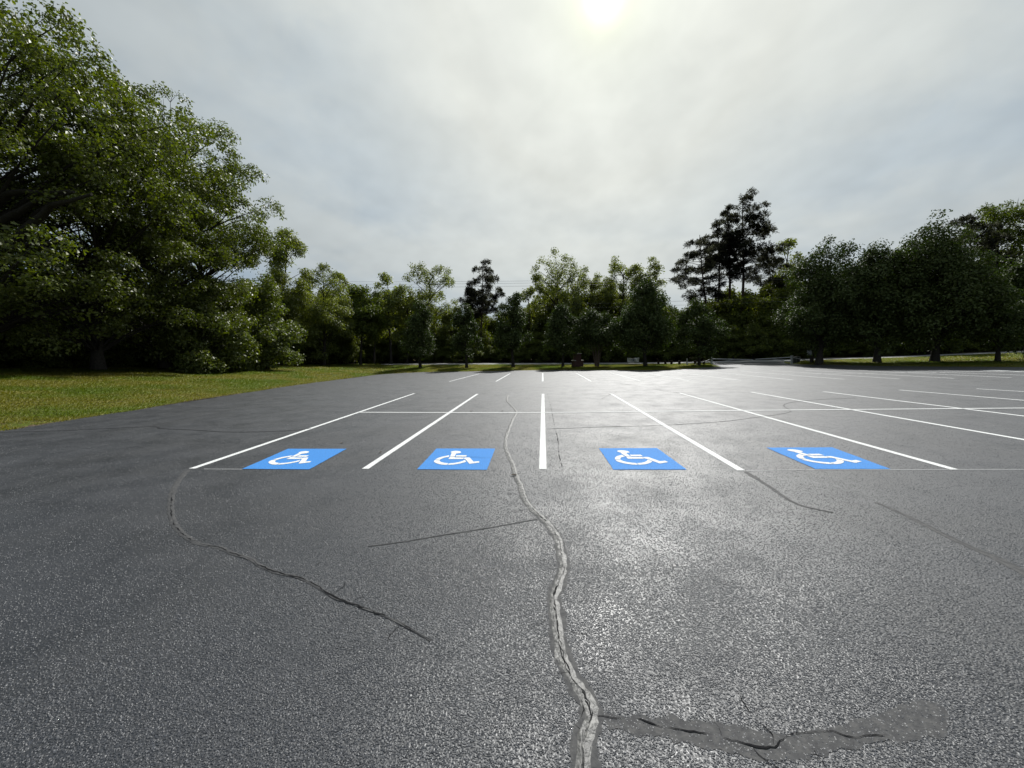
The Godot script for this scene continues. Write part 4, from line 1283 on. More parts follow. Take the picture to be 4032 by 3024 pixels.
func build_cracks() -> void:
	part("sealant_smear", band(MAIN_CRACK.slice(10), [0.04, 0.058], 0.0, 0.0022, 0.3, 300.0), M.dark_sealant, lot)
	part("crack_sealant", band(MAIN_CRACK, [0.030, 0.036], 0.006, 0.0065, 1.3, 1.0), M.sealant, lot)
	part("crack", crack(MAIN_CRACK.slice(12), 0.0055, 0.0085, 2.0), M.crack_dirt, lot)
	part("crack_sealant", band(LEFT_CRACK, [0.042, 0.008], 0.005, 0.004, 0.7, 100.0), M.dark_sealant, lot)
	part("crack", crack(LEFT_CRACK.slice(2), 0.0055, 0.0075, 3.0), M.crack_dirt, lot)
	part("sealant_smear", sheet(smear_outline(), 0.002), M.dark_sealant, lot)
	part("crack", crack(BRANCH_CRACK, 0.0040, 0.005, 8.0), M.crack_dirt, lot)
	part("seam", band(EDGE_SEAM, [0.034, 0.030], 0.003, 0.005, 0.4, 130.0), M.black_sealant, lot)
	part("seam", band(EDGE_SEAM_2, [0.024, 0.012], 0.003, 0.005, 0.4, 140.0), M.black_sealant, lot)
	part("seam", band(RIGHT_CRACK, [0.010, 0.018], 0.003, 0.004, 0.4, 150.0), M.dark_sealant, lot)
	part("seam", band(RIGHT_SEAM, [0.034, 0.016], 0.002, 0.005, 0.4, 160.0), M.dark_sealant, lot)
	part("seam", band(FAR_RIGHT_SEAM, [0.02, 0.04], 0.002, 0.005, 0.4, 170.0), M.dark_sealant, lot)
	part("seam", band(SIDE_SEAM, [0.010, 0.014], 0.002, 0.005, 0.4, 180.0), M.dark_sealant, lot)
	part("crack", crack(CENTRE_SEAM, 0.006, 0.005, 190.0), M.crack_dirt, lot)
	part("crack", crack(FAR_CRACK, 0.012, 0.005, 200.0), M.crack_dirt, lot)
	part("crack", crack(FAR_CRACK_2, 0.012, 0.005, 210.0), M.crack_dirt, lot)
	part("crack", crack(PAD_CRACK, 0.0035, 0.0135, 220.0), M.crack_dirt, lot)
	# fine side branches of the big cracks
	rng.seed = 61
	for path in [MAIN_CRACK.slice(9, 31), LEFT_CRACK.slice(3), BRANCH_CRACK]:
		for k in range(1, path.size() - 1):
			if rng.randf() < 0.55:
				continue
			var p: Vector2 = path[k]
			var d: Vector2 = (path[k + 1] - path[k - 1]).normalized().rotated((PI / 2 + rng.randf_range(-0.7, 0.7)) * (1.0 if rng.randf() < 0.5 else -1.0))
			var twigline := PackedVector2Array([p])
			for j in 4:
				p += d.rotated(rng.randf_range(-0.6, 0.6)) * rng.randf_range(0.03, 0.10)
				twigline.append(p)
			part("crack", crack(twigline, 0.0028, 0.0048, rng.randf() * 900.0), M.crack_dirt, lot)
	build_chips()


func smear_outline() -> PackedVector2Array:
	var smear := densify(SMEAR, 0.02)
	for k in smear.size():
		var p := smear[k]
		smear[k] += Vector2(wob.get_noise_2d(p.x * 9.0, p.y * 9.0), wob.get_noise_2d(p.x * 9.0, p.y * 9.0 + 33.0)) * 0.03 + Vector2(wob.get_noise_2d(p.x * 40.0, p.y * 40.0), wob.get_noise_2d(p.x * 40.0, p.y * 40.0 + 33.0)) * 0.008
	return smear


func build_chips() -> void:
	# the sealed stones that stand out of the asphalt, where one is near enough to see them singly
	rng.seed = 17
	var s := Shape.new()
	var ringed := []
	for j in 6:
		var a := TAU * j / 6.0 + 0.3 * sin(j * 5.0)
		ringed.append(Vector3(cos(a) * (1.0 + 0.25 * sin(j * 3.7)), -0.25, sin(a) * (0.85 + 0.2 * cos(j * 2.9))))
	var upper := []
	for j in 4:
		var a := TAU * j / 4.0 + 0.5
		upper.append(Vector3(cos(a) * 0.55, 0.5 + 0.14 * sin(j * 2.2), sin(a) * 0.5))
	s.quad(upper[0], upper[1], upper[2], upper[3])
	var link := [0, 0, 1, 2, 2, 3]
	for j in 6:
		var a: Vector3 = ringed[j]
		var b: Vector3 = ringed[(j + 1) % 6]
		s.quad(a, b, upper[link[(j + 1) % 6]], upper[link[j]])
	# one normal to a face, turned outwards
	for k in range(0, s.v.size(), 4):
		var mid := (s.v[k] + s.v[k + 2]) / 2.0
		var f := (s.v[k + 2] - s.v[k]).cross(s.v[k + 1] - s.v[k])
		if f.length() < 0.0001:
			f = (s.v[k + 3] - s.v[k]).cross(s.v[k + 2] - s.v[k])
		f = f.normalized()
		if f.dot(mid + Vector3(0, 0.3, 0)) < 0.0:
			f = -f
			var q := s.v[k + 1]
			s.v[k + 1] = s.v[k + 3]
			s.v[k + 3] = q
		for e in 4:
			s.n[k + e] = f
	var mesh := s.mesh()
	var smear := smear_outline()
	var bare := PackedVector2Array()
	var inner := Geometry2D.offset_polygon(smear, -0.006)
	if inner.size():
		bare = inner[0]
	var paint := []
	for c in PADS:
		paint.append(PackedVector2Array(c))
	for e in NEAR_LINES:
		var d: Vector2 = (e[1] - e[0]).normalized() * 0.02
		var n := Vector2(-d.y, d.x) * 3.3
		paint.append(PackedVector2Array([e[0] + n - d, e[1] + n, e[1] - n, e[0] - n - d]))
	var places := []
	var tints := []
	for k in 680000:
		var az := deg_to_rad(rng.randf_range(-78.0, 78.0))
		var u := rng.randf()
		var r := 0.0
		# even out to 3 m, then thinning
		if u < 0.30:
			r = sqrt(lerpf(0.7, 9.0, u / 0.30))
		else:
			r = 3.0 * exp(pow((u - 0.30) / 0.70, 1.15) * 1.95)
		var p := Vector2(sin(az) * r, -cos(az) * r)
		if p.y > -0.5:
			continue
		if wob.get_noise_2d(p.x * 1.3, p.y * 1.3) * 0.9 + wob.get_noise_2d(p.x * 5.0, p.y * 5.0) * 0.5 < rng.randf_range(-1.5, 0.12):
			continue
		if p.y < -4.9:
			var hit := false
			for c in paint:
				if Geometry2D.is_point_in_polygon(p, c):
					hit = true
					break
			if hit:
				continue
		elif rng.randf() < 0.5 and p.x > 0.3 and p.x < 2.4 and p.y > -1.9 and Geometry2D.is_point_in_polygon(p, bare):
			continue
		var sz := rng.randf_range(0.0038, 0.0074)
		var b := Basis(Vector3(rng.randf_range(-1, 1), 0, rng.randf_range(-1, 1)).normalized(), rng.randf_range(0.0, 0.32)) * Basis(Vector3.UP, rng.randf() * TAU)
		places.append(Transform3D(b.scaled(Vector3(sz, sz * rng.randf_range(0.4, 0.75), sz)), Vector3(p.x, 0.0005, p.y)))
		var g := rng.randf_range(0.5, 1.0) if rng.randf() < 0.97 else 1.5
		tints.append(Color(g, g, g))
	var mm := MultiMesh.new()
	mm.transform_format = MultiMesh.TRANSFORM_3D
	mm.use_colors = true
	mm.mesh = mesh
	mm.instance_count = places.size()
	for k in places.size():
		mm.set_instance_transform(k, places[k])
		mm.set_instance_color(k, tints[k])
	var o := MultiMeshInstance3D.new()
	o.name = "stone_chips"
	o.multimesh = mm
	o.material_override = M.chip
	lot.add_child(o)
	o.set_meta("kind", "stuff")


# ---------------------------------------------------------------- leaves and trees

func ball() -> Vector3:
	for k in 20:
		var p := Vector3(rng.randf_range(-1, 1), rng.randf_range(-1, 1), rng.randf_range(-1, 1))
		if p.length_squared() <= 1.0 and p.length_squared() > 0.001:
			return p
	return Vector3.UP


func twig(leaves: int, long: float, wide: float, reach: float, up: float) -> Dictionary:
	# a spray of folded leaves round the origin
	var v := PackedVector3Array()
	var n := PackedVector3Array()
	var c := PackedColorArray()
	for k in leaves:
		var p := ball() * reach
		p.y *= 0.7
		var nn := (Vector3.UP * up + p.normalized() * 0.35 + ball() * 0.8).normalized()
		var d := (p.normalized() + ball() * 0.9)
		d = (d - nn * d.dot(nn)).normalized()
		var s := nn.cross(d)
		var l := long * rng.randf_range(0.7, 1.2)
		var w := wide * rng.randf_range(0.7, 1.2) * 0.5
		var lift := nn * w * 0.35
		v.append_array(PackedVector3Array([p, p + d * l * 0.55 + s * w + lift, p + d * l - nn * l * 0.12, p + d * l * 0.55 - s * w + lift]))
		n.append_array(PackedVector3Array([nn, (nn - s * 0.3).normalized(), nn, (nn + s * 0.3).normalized()]))
		var t := rng.randf_range(0.55, 1.0)
		var yel := rng.randf_range(0.0, 0.25)
		var col := Color(t * (0.85 + yel * 0.6), t, t * (0.8 - yel))
		c.append_array(PackedColorArray([col, col, col, col]))
	return {"v": v, "n": n, "c": c, "count": leaves}


func needle_tuft(count: int, long: float, wide: float) -> Dictionary:
	var v := PackedVector3Array()
	var n := PackedVector3Array()
	var c := PackedColorArray()
	for k in count:
		var d := (ball().normalized() + Vector3.UP * 0.45).normalized()
		var s := d.cross(ball()).normalized() * wide * 0.5
		var p := ball() * long * 0.35
		var l := long * rng.randf_range(0.7, 1.1)
		v.append_array(PackedVector3Array([p - s * 0.6, p + d * l * 0.5 - s, p + d * l, p + d * l * 0.5 + s]))
		var nn := (d.cross(s).normalized() * 0.6 + d * 0.4).normalized()
		n.append_array(PackedVector3Array([nn, nn, nn, nn]))
		var t := rng.randf_range(0.5, 1.0)
		var col := Color(t, t, t * 0.9)
		c.append_array(PackedColorArray([col, col, col, col]))
	return {"v": v, "n": n, "c": c, "count": count}


var PROFILE := {
	"oak": [0.55, 0.85, 0.98, 1.0, 0.97, 0.90, 0.74, 0.42],
	"low": [0.80, 1.0, 0.98, 0.88, 0.75, 0.58, 0.4, 0.12],
	"feather": [0.35, 0.65, 0.85, 1.0, 0.98, 0.85, 0.6, 0.2],
	"round": [0.45, 0.8, 1.0, 1.0, 0.9, 0.72, 0.5, 0.2],
	"sparse": [0.4, 0.6, 0.8, 0.9, 1.0, 0.9, 0.7, 0.35],
	"bare": [0.4, 0.6, 0.8, 0.9, 1.0, 0.9, 0.7, 0.35],
	"loose": [0.5, 0.7, 0.85, 0.95, 1.0, 0.95, 0.75, 0.3],
	"pine": [0.55, 0.85, 1.0, 0.95, 0.85, 0.7, 0.5, 0.2],
	"pear": [0.55, 0.88, 1.0, 0.96, 0.85, 0.68, 0.45, 0.12],
	"vase": [0.4, 0.65, 0.85, 1.0, 1.0, 0.85, 0.6, 0.2],
}
# twigs to a lobe, leaves to a twig, leaf length, width, reach of a twig, lobe radius as a share of the crown's, squash
var FOLIAGE := {
	"oak": [27, 17, 0.17, 0.115, 0.38, 0.165, 0.62, "oak_leaf", "bark"],
	"low": [32, 14, 0.19, 0.14, 0.40, 0.26, 0.7, "pale_leaf", "bark"],
	"feather": [24, 16, 0.30, 0.10, 0.55, 0.22, 0.5, "light_leaf", "bark"],
	"round": [26, 13, 0.28, 0.19, 0.5, 0.28, 0.7, "wood_leaf", "bark"],
	"sparse": [16, 11, 0.28, 0.19, 0.45, 0.22, 0.7, "light_leaf", "bark"],
	"bare": [15, 11, 0.24, 0.16, 0.42, 0.20, 0.7, "wood_leaf", "bark"],
	"loose": [15, 13, 0.23, 0.15, 0.46, 0.17, 0.95, "light_leaf", "bark"],
	"pine": [27, 12, 0.42, 0.08, 0.4, 0.20, 0.5, "pine_needle", "pine_bark"],
	"pear": [24, 13, 0.19, 0.13, 0.36, 0.235, 1.15, "dark_leaf", "bark"],
	"vase": [30, 13, 0.19, 0.13, 0.38, 0.28, 0.8, "dark_leaf", "smooth_bark"],
}


func profile(kind: String, t: float) -> float:
	var p: Array = PROFILE[kind]
	var f := clampf(t, 0.0, 1.0) * (p.size() - 1)
	var k := mini(int(f), p.size() - 2)
	return lerpf(p[k], p[k + 1], f - k)


func leaf_mesh(v: PackedVector3Array, n: PackedVector3Array, c: PackedColorArray) -> ArrayMesh:
	var a := []
	a.resize(Mesh.ARRAY_MAX)
	a[Mesh.ARRAY_VERTEX] = v
	a[Mesh.ARRAY_NORMAL] = n
	a[Mesh.ARRAY_COLOR] = c
	a[Mesh.ARRAY_INDEX] = INDEX.slice(0, v.size() / 4 * 6)
	var m := ArrayMesh.new()
	m.add_surface_from_arrays(Mesh.PRIMITIVE_TRIANGLES, a)
	return m


func tree_meshes(kind: String, tall: float, wide: float, low: float, lobes: int, top: float, limbs := []) -> Array:
	var f: Array = FOLIAGE[kind]
	var templates := []
	for k in 6:
		templates.append(needle_tuft(f[1], f[2], f[3]) if kind == "pine" else twig(f[1], f[2], f[3], f[4], 0.55))
	var wood := Shape.new()
	var v := PackedVector3Array()
	var n := PackedVector3Array()
	var c := PackedColorArray()
	var girth := clampf(tall * 0.017, 0.08, 0.42)
	if kind == "pine":
		girth = tall * 0.0125
	if kind == "pear":
		girth = tall * 0.022
	# trunk
	var axis := func(y: float) -> Vector3:
		var t := clampf(y / tall, 0.0, 1.0)
		return Vector3(top * pow(t, 1.5) + 0.06 * tall * 0.25 * sin(t * 5.0 + tall), y, 0.05 * tall * 0.25 * sin(t * 4.0 + wide))
	var reach := tall * (0.96 if kind == "pine" else 0.82)
	if kind == "vase":
		for st in 7:
			var a := TAU * st / 7.0 + rng.randf() * 0.5
			var path := PackedVector3Array()
			var rad := PackedFloat32Array()
			for j in 7:
				var t := j / 6.0
				path.append(Vector3(cos(a), 0, sin(a)) * (0.16 + 0.75 * wide * 0.6 * pow(t, 1.3)) + Vector3(0, -0.1 + t * tall * 0.7, 0))
				rad.append(lerpf(0.07, 0.02, t))
			wood.tube(path, rad, 6)
	else:
		var path := PackedVector3Array()
		var rad := PackedFloat32Array()
		for j in 13:
			var t := j / 12.0
			var y := -0.25 + (reach + 0.25) * t
			path.append(axis.call(maxf(y, 0.0)) + Vector3(0, minf(y, 0.0), 0))
			rad.append(girth * (lerpf(1.0, 0.16, pow(t, 0.9)) + 0.5 * exp(-maxf(y, 0.0) / (girth * 1.6))))
		wood.tube(path, rad, 9)
	for l in limbs:
		var pts: PackedVector3Array = l[0]
		var rad := PackedFloat32Array()
		for j in pts.size():
			rad.append(lerpf(l[1], l[2], float(j) / (pts.size() - 1)))
		wood.tube(pts, rad, 8)
	# lobes of foliage, each on its own branch
	var spots := []
	var tries := 0
	var gap := wide * float(f[5]) * 0.85
	while spots.size() < lobes and tries < lobes * 30:
		tries += 1
		var t := pow(rng.randf(), 0.85)
		var r := profile(kind, t)
		if rng.randf() > r * r * 0.9 + 0.12:
			continue
		var a := rng.randf() * TAU
		var rr := wide * r * sqrt(rng.randf_range(0.08, 1.0)) * (1.0 + 0.16 * sin(a * 3.0 + tall * 5.0 + t * 6.0)) - wide * float(f[5]) * 0.35
		rr = maxf(rr, 0.0)
		var y := lerpf(low, tall - wide * float(f[5]) * float(f[6]), t)
		var p: Vector3 = axis.call(y)
		p.y = y
		p += Vector3(cos(a), 0, sin(a)) * rr
		var clear := true
		if limbs.size() and p.z > -4.0 and p.x > -1.0 and p.x < 7.0 and p.y > 6.2 and p.y < 8.8:
			clear = false
		for q in spots:
			if (q - p).length_squared() < gap * gap * 0.36:
				clear = false
				break
		if clear:
			spots.append(p)
	for p in spots:
		var ax: Vector3 = axis.call(p.y)
		ax.y = p.y
		var dist: float = Vector2(p.x - ax.x, p.z - ax.z).length()
		var drop := dist * (0.12 if kind == "pine" else 0.75)
		var y0: float = clampf(p.y - drop, low * 0.8 if low > 1.0 else 0.3, reach * 0.96)
		var s0: Vector3 = axis.call(y0)
		s0.y = y0
		if kind == "vase":
			s0 += (p - s0) * 0.4
		var ctrl: Vector3 = s0.lerp(p, 0.5) + Vector3(0, (0.04 if kind == "pine" else 0.16) * dist, 0)
		var path := PackedVector3Array()
		var rad := PackedFloat32Array()
		var r0 := clampf(girth * 0.10 + dist * 0.011, 0.018, girth * 0.5)
		for j in 5:
			var t := j / 4.0
			var q: Vector3 = s0.lerp(ctrl, t).lerp(ctrl.lerp(p, t), t)
			path.append(q + ball() * dist * 0.02)
			rad.append(lerpf(r0, 0.012, t))
		wood.tube(path, rad, 5, false)
		var lr: float = wide * float(f[5]) * rng.randf_range(0.75, 1.25)
		var out: Vector3 = (p - ax).normalized() if dist > 0.1 else Vector3.UP
		if kind == "sparse" or kind == "loose" or kind == "bare" or kind == "oak" or kind == "pear":
			for e in 3:
				var tip: Vector3 = p + (ball() + Vector3.UP * 0.6 + out * 0.4) * lr * (0.62 if kind == "oak" or kind == "pear" else 1.0)
				wood.tube(PackedVector3Array([p, p.lerp(tip, 0.5) + ball() * 0.08, tip]), PackedFloat32Array([0.02, 0.014, 0.006]), 4, false)
		for k in f[0]:
			var d := ball().normalized()
			d = (d + Vector3.UP * 0.22 + out * 0.25).normalized()
			var q: Vector3 = p + Vector3(d.x, d.y * float(f[6]), d.z) * lr * (0.45 + 0.55 * sqrt(rng.randf()))
			if kind == "feather" or kind == "low":
				q.y -= lr * 0.25 * Vector2(d.x, d.z).length()
			if q.y < 0.15:
				continue
			var yy := (Vector3.UP * 0.9 + d * 0.6 + ball() * 0.4).normalized()
			var xx := yy.cross(ball()).normalized()
			var b := Basis(xx, yy, xx.cross(yy))
			var tm: Dictionary = templates[rng.randi() % 6]
			v.append_array(Transform3D(b.scaled(Vector3.ONE * rng.randf_range(0.62, 1.32)), q) * (tm.v as PackedVector3Array))
			n.append_array(Transform3D(b, Vector3.ZERO) * (tm.n as PackedVector3Array))
			c.append_array(tm.c)
	return [wood.mesh(), leaf_mesh(v, n, c)]


func build_trees() -> void:
	for t in TREES:
		rng.seed = t.seed
		var kind: String = t.kind
		var limbs := []
		if t.seed == 11:
			for k in OAK_LIMBS.size():
				var pts := PackedVector3Array()
				for p in OAK_LIMBS[k]:
					pts.append(p - t.at)
				limbs.append([pts, [0.20, 0.20, 0.26, 0.18, 0.4][k], [0.07, 0.06, 0.06, 0.05, 0.3][k]])
		var o := thing(t.name, t.label, "tree", t.at, t.group)
		var top: Vector2 = t.top
		var ms := tree_meshes(kind, t.tall, t.wide, t.low, t.lobes, top.x, limbs)
		part("trunk", ms[0], M[FOLIAGE[kind][8]], o)
		part("crown", ms[1], M[FOLIAGE[kind][7]], o)


func build_woods() -> void:
	# the mass of the wood behind the single trees: saplings and undergrowth nobody could count
	rng.seed = 77
	FOLIAGE["bush"] = [17, 12, 0.26, 0.17, 0.5, 0.22, 0.8, "wood_leaf", "bark"]
	PROFILE["bush"] = [0.75, 0.95, 1.0, 0.95, 0.85, 0.7, 0.5, 0.2]
	for k in 3:
		var ms := tree_meshes("bush", 8.0, 3.0, 0.3, 52, 0.0)
		for e in 2:
			var mm := MultiMesh.new()
			mm.transform_format = MultiMesh.TRANSFORM_3D
			mm.mesh = ms[e]
			var places := []
			for j in range(k, WOOD.size(), 3):
				var w: Vector4 = WOOD[j]
				var s := w.w / 8.0
				var r := Basis(Vector3.UP, j * 2.4)
				places.append(Transform3D(r.scaled(Vector3(lerpf(s, 1.0, 0.35), s, lerpf(s, 1.0, 0.35))), Vector3(w.x, w.y - 0.05, w.z)))
			mm.instance_count = places.size()
			for j in places.size():
				mm.set_instance_transform(j, places[j])
			var o := MultiMeshInstance3D.new()
			o.name = numbered("undergrowth_stems" if e == 0 else "undergrowth")
			o.multimesh = mm
			o.material_override = M.bark if e == 0 else M.thicket_leaf
			add_child(o, true)
			tag(o, "stems of the thicket in the wood behind the lawn" if e == 0 else "dense green thicket filling the wood behind the lawn and road", "undergrowth", "", "stuff")


# ---------------------------------------------------------------- grass

func build_grass() -> void:
	rng.seed = 5
	var v := PackedVector3Array()
	var n := PackedVector3Array()
	var c := PackedColorArray()
	for k in 13:
		var p := ball() * 0.11
		p.y = 0.0
		var a := rng.randf() * TAU
		var d := Vector3(cos(a), 0, sin(a))
		var s := Vector3(-d.z, 0, d.x) * 0.005
		var h := rng.randf_range(0.035, 0.075)
		var lean := d * h * rng.randf_range(0.2, 0.9)
		v.append_array(PackedVector3Array([p - s, p + lean * 0.35 + Vector3(0, h * 0.6, 0) - s, p + lean + Vector3(0, h, 0), p + lean * 0.35 + Vector3(0, h * 0.6, 0) + s]))
		var nn := (Vector3.UP + d * 0.4).normalized()
		n.append_array(PackedVector3Array([nn, nn, nn, nn]))
		var t := rng.randf_range(0.6, 1.0)
		var col := Color(t, t, t)
		c.append_array(PackedColorArray([col, col, col, col]))
	var tuft := leaf_mesh(v, n, c)
	var places := []
	var tints := []
	var patch := FastNoiseLite.new()
	patch.seed = 8
	patch.frequency = 0.22
	patch.fractal_octaves = 4
	for k in 150000:
		var az := deg_to_rad(rng.randf_range(-64.0, 64.0))
		var q := terrain_row(az)
		var far: float = q[5] - 0.3 if az < -0.33 else q[3]
		var r := sqrt(lerpf(pow(q[0] - 0.12, 2.0), pow(far, 2.0), rng.randf()))
		var keep := clampf(pow(22.0 / r, 2.0), 0.12, 1.0)
		if az < -0.4:
			keep = clampf(pow(30.0 / r, 2.0), 0.3, 1.0)
		if rng.randf() > keep:
			continue
		var x := sin(az) * r
		var z := -cos(az) * r
		if az > 0.48 and az < 0.645:
			continue
		var e := patch.get_noise_2d(x, z * 0.8)
		if e < -0.38 and rng.randf() < 0.8:
			continue
		var sc := rng.randf_range(0.7, 1.3) * (1.0 + clampf(r - 20.0, 0.0, 30.0) / 40.0)
		places.append(Transform3D(Basis(Vector3.UP, rng.randf() * TAU).scaled(Vector3(sc, sc, sc)), Vector3(x, maxf(height(x, z) - 0.005, -0.02), z)))
		var dry := clampf(0.55 - e * 1.5 + rng.randf_range(-0.25, 0.25) + 0.35 * exp(-(r - q[0]) / 0.8), 0.0, 1.0)
		tints.append(Color(lerpf(0.48, 0.84, dry), lerpf(0.68, 0.80, dry), lerpf(0.45, 0.95, dry)))
	var mm := MultiMesh.new()
	mm.transform_format = MultiMesh.TRANSFORM_3D
	mm.use_colors = true
	mm.mesh = tuft
	mm.instance_count = places.size()
	for k in places.size():
		mm.set_instance_transform(k, places[k])
		mm.set_instance_color(k, tints[k])
	var o := MultiMeshInstance3D.new()
	o.name = "grass"
	o.multimesh = mm
	o.material_override = M.grass_blade
	add_child(o)
	tag(o, "short patchy green and straw coloured grass of the lawns round the lot", "grass", "", "stuff")


func build_fallen_leaves() -> void:
	rng.seed = 91
	var names := ["dead leaf lying beside the long sealed crack below the second blue square", "small dead leaf on the asphalt above the first white line", "dead leaf on the thin cross line where the crack meets it", "dead leaf on the cross line left of the crack", "dark bit of leaf between the first two blue squares"]
	for k in LEAF_SPOTS.size():
		var p: Vector2 = LEAF_SPOTS[k]
		var s := Shape.new()
		var l := rng.randf_range(0.03, 0.05)
		var pts := []
		for j in 7:
			var a := TAU * j / 7.0
			pts.append(Vector3(cos(a) * l * (1.0 + 0.5 * sin(j * 2.3)), 0.014 + 0.010 * absf(sin(a)), sin(a) * l * 0.6))
		for j in 7:
			s.v.append_array(PackedVector3Array([Vector3(0, 0.012, 0), pts[j], pts[(j + 1) % 7]]))
			s.i.append_array(PackedInt32Array([j * 3, j * 3 + 1, j * 3 + 2]))
		s.n = smooth_normals(s)
		var o := part("fallen_leaf", s.mesh(), M.dead_leaf, self)
		o.position = Vector3(p.x, 0.0, p.y)
		o.rotation.y = k * 1.3
		tag(o, names[k], "leaf", "dead leaves on the asphalt")


# ---------------------------------------------------------------- things by the road

func rod(a: Vector3, b: Vector3, r: float, sides := 8) -> ArrayMesh:
	var s := Shape.new()
	s.tube(PackedVector3Array([a, b]), PackedFloat32Array([r, r]), sides)
	return s.mesh()


func block(c: Vector3, size: Vector3, b := Basis.IDENTITY, bevel := 0.01) -> ArrayMesh:
	var s := Shape.new()
	s.box(c, size, b, bevel)
	return s.mesh()


func build_roadside_things() -> void:
	# brick pillar with lower shoulders
	var t := thing("brick_pillar", "dark red brick pillar on a wider brick base with pale stone caps", "pillar", PILLAR_AT)
	t.rotation.y = 0.25
	part("base", block(Vector3(0, 0.32, 0), Vector3(1.12, 0.74, 0.75)), M.brick, t)
	part("footing", block(Vector3(0, 0.03, 0), Vector3(1.3, 0.14, 0.92)), M.brick, t)
	part("shaft", block(Vector3(-0.02, 1.07, 0), Vector3(0.68, 0.76, 0.62)), M.brick, t)
	part("ledge_cap", block(Vector3(-0.47, 0.73, 0), Vector3(0.26, 0.07, 0.8)), M.cap_stone, t)
	part("ledge_cap", block(Vector3(0.47, 0.73, 0), Vector3(0.26, 0.07, 0.8)), M.cap_stone, t)
	part("top_cap", block(Vector3(-0.24, 1.49, 0), Vector3(0.34, 0.08, 0.7)), M.cap_stone, t)
	part("top_cap", block(Vector3(0.22, 1.49, 0), Vector3(0.34, 0.08, 0.7)), M.cap_stone, t)
	part("rod", rod(Vector3(-0.02, 1.4, 0), Vector3(-0.02, 2.35, 0), 0.022), M.dark_metal, t)
	# banner between two stakes
	t = thing("white_banner", "white cloth banner with a grey emblem stretched between two stakes", "banner", BANNER_AT)
	for sx in [-0.74, 0.74]:
		part("stake", rod(Vector3(sx, -0.1, 0), Vector3(sx, 0.93, 0), 0.022), M.dark_metal, t)
	var s := Shape.new()
	for j in 13:
		for k in 25:
			var u := k / 24.0
			var w := j / 12.0
			var sag := 0.05 * sin(u * PI) * w
			s.v.append(Vector3(-0.72 + 1.44 * u, 0.34 + 0.54 * w - sag, 0.03 * sin(u * 17.0 + w * 5.0) + 0.02 * sin(u * 7.0 - w * 6.0)))
	for j in 12:
		for k in 24:
			var e := j * 25 + k
			s.i.append_array(PackedInt32Array([e, e + 25, e + 1, e + 1, e + 25, e + 26]))
	var nn := PackedVector3Array()
	nn.resize(s.v.size())
	for q in range(0, s.i.size(), 3):
		var f := (s.v[s.i[q + 2]] - s.v[s.i[q]]).cross(s.v[s.i[q + 1]] - s.v[s.i[q]])
		for e in 3:
			nn[s.i[q + e]] += f
	for q in nn.size():
		nn[q] = nn[q].normalized()
	s.n = nn
	part("cloth", s.mesh(), M.banner_cloth, t)
	var print := Shape.new()
	for q in [[0.0, 0.60, 0.12, 0.26], [-0.16, 0.61, 0.22, 0.09], [0.16, 0.61, 0.22, 0.09], [-0.24, 0.65, 0.1, 0.06], [0.24, 0.65, 0.1, 0.06], [0.0, 0.47, 0.2, 0.05]]:
		print.box(Vector3(q[0], q[1], 0.062), Vector3(q[2], q[3], 0.004))
	part("emblem", print.mesh(), M.banner_print, t)
	var red := Shape.new()
	red.box(Vector3(-0.02, 0.79, 0.062), Vector3(0.62, 0.035, 0.004))
	part("lettering", red.mesh(), M.banner_red, t)
	# low dark wooden rail
	t = thing("guard_rail", "low dark wooden guard rail on short posts left of the gate", "fence", RAIL_POSTS[0])
	var last: Vector3 = Vector3.ZERO
	for k in RAIL_POSTS.size():
		var p: Vector3 = RAIL_POSTS[k] - RAIL_POSTS[0]
		part("post", block(p + Vector3(0, 0.2, 0), Vector3(0.2, 0.62, 0.2), Basis(Vector3.UP, 0.3), 0.02), M.old_wood, t)
		if k > 0 and k < 4:
			var mid := (p + last) / 2.0 + Vector3(0, 0.36, -0.1)
			var d := p - last
			part("rail", block(mid, Vector3(d.length() + 0.1, 0.12, 0.06), Basis(Vector3.UP, atan2(-d.z, d.x)), 0.01), M.old_wood, t)
		last = p
	t = thing("white_post", "lone short white post between the dark rail and the gate", "post", WHITE_POST_AT)
	part("post", block(Vector3(0, 0.28, 0), Vector3(0.11, 0.8, 0.11), Basis.IDENTITY, 0.012), M.white_metal, t)
	part("post_cap", block(Vector3(0, 0.69, 0), Vector3(0.13, 0.03, 0.13), Basis.IDENTITY, 0.008), M.white_metal, t)
	# two swing gates of white pipe
	for e in [[GATE_LEFT_AT, GATE_MEET_LEFT, GATE_STRUT_LEFT, "left white pipe gate closed across the driveway with a long strut", 0.78], [GATE_RIGHT_AT, GATE_MEET_RIGHT, GATE_STRUT_RIGHT, "right white pipe gate with its post next to the dark barrel", 0.86]]:
		var at: Vector3 = e[0]
		t = thing("swing_gate", e[3], "gate", at, "white gates across the driveway")
		var hgt: float = e[4]
		part("post", block(Vector3(0, hgt / 2.0 - 0.1, 0), Vector3(0.17, hgt + 0.2, 0.17), Basis.IDENTITY, 0.015), M.white_metal, t)
		part("post_cap", block(Vector3(0, hgt + 0.02, 0), Vector3(0.2, 0.04, 0.2), Basis.IDENTITY, 0.01), M.white_metal, t)
		var tip: Vector3 = e[1] - at
		var hinge := Vector3(0, hgt - 0.14, 0)
		part("bar", rod(hinge, tip, 0.05, 10), M.white_metal, t)
		part("end_cap", rod(tip, tip + (tip - hinge).normalized() * 0.06, 0.06, 10), M.dark_metal, t)
		part("brace", rod(Vector3(0, 0.18, 0), hinge.lerp(tip, 0.55), 0.032), M.white_metal, t)
		part("strut", rod(hinge, e[2] - at, 0.032), M.white_metal, t)
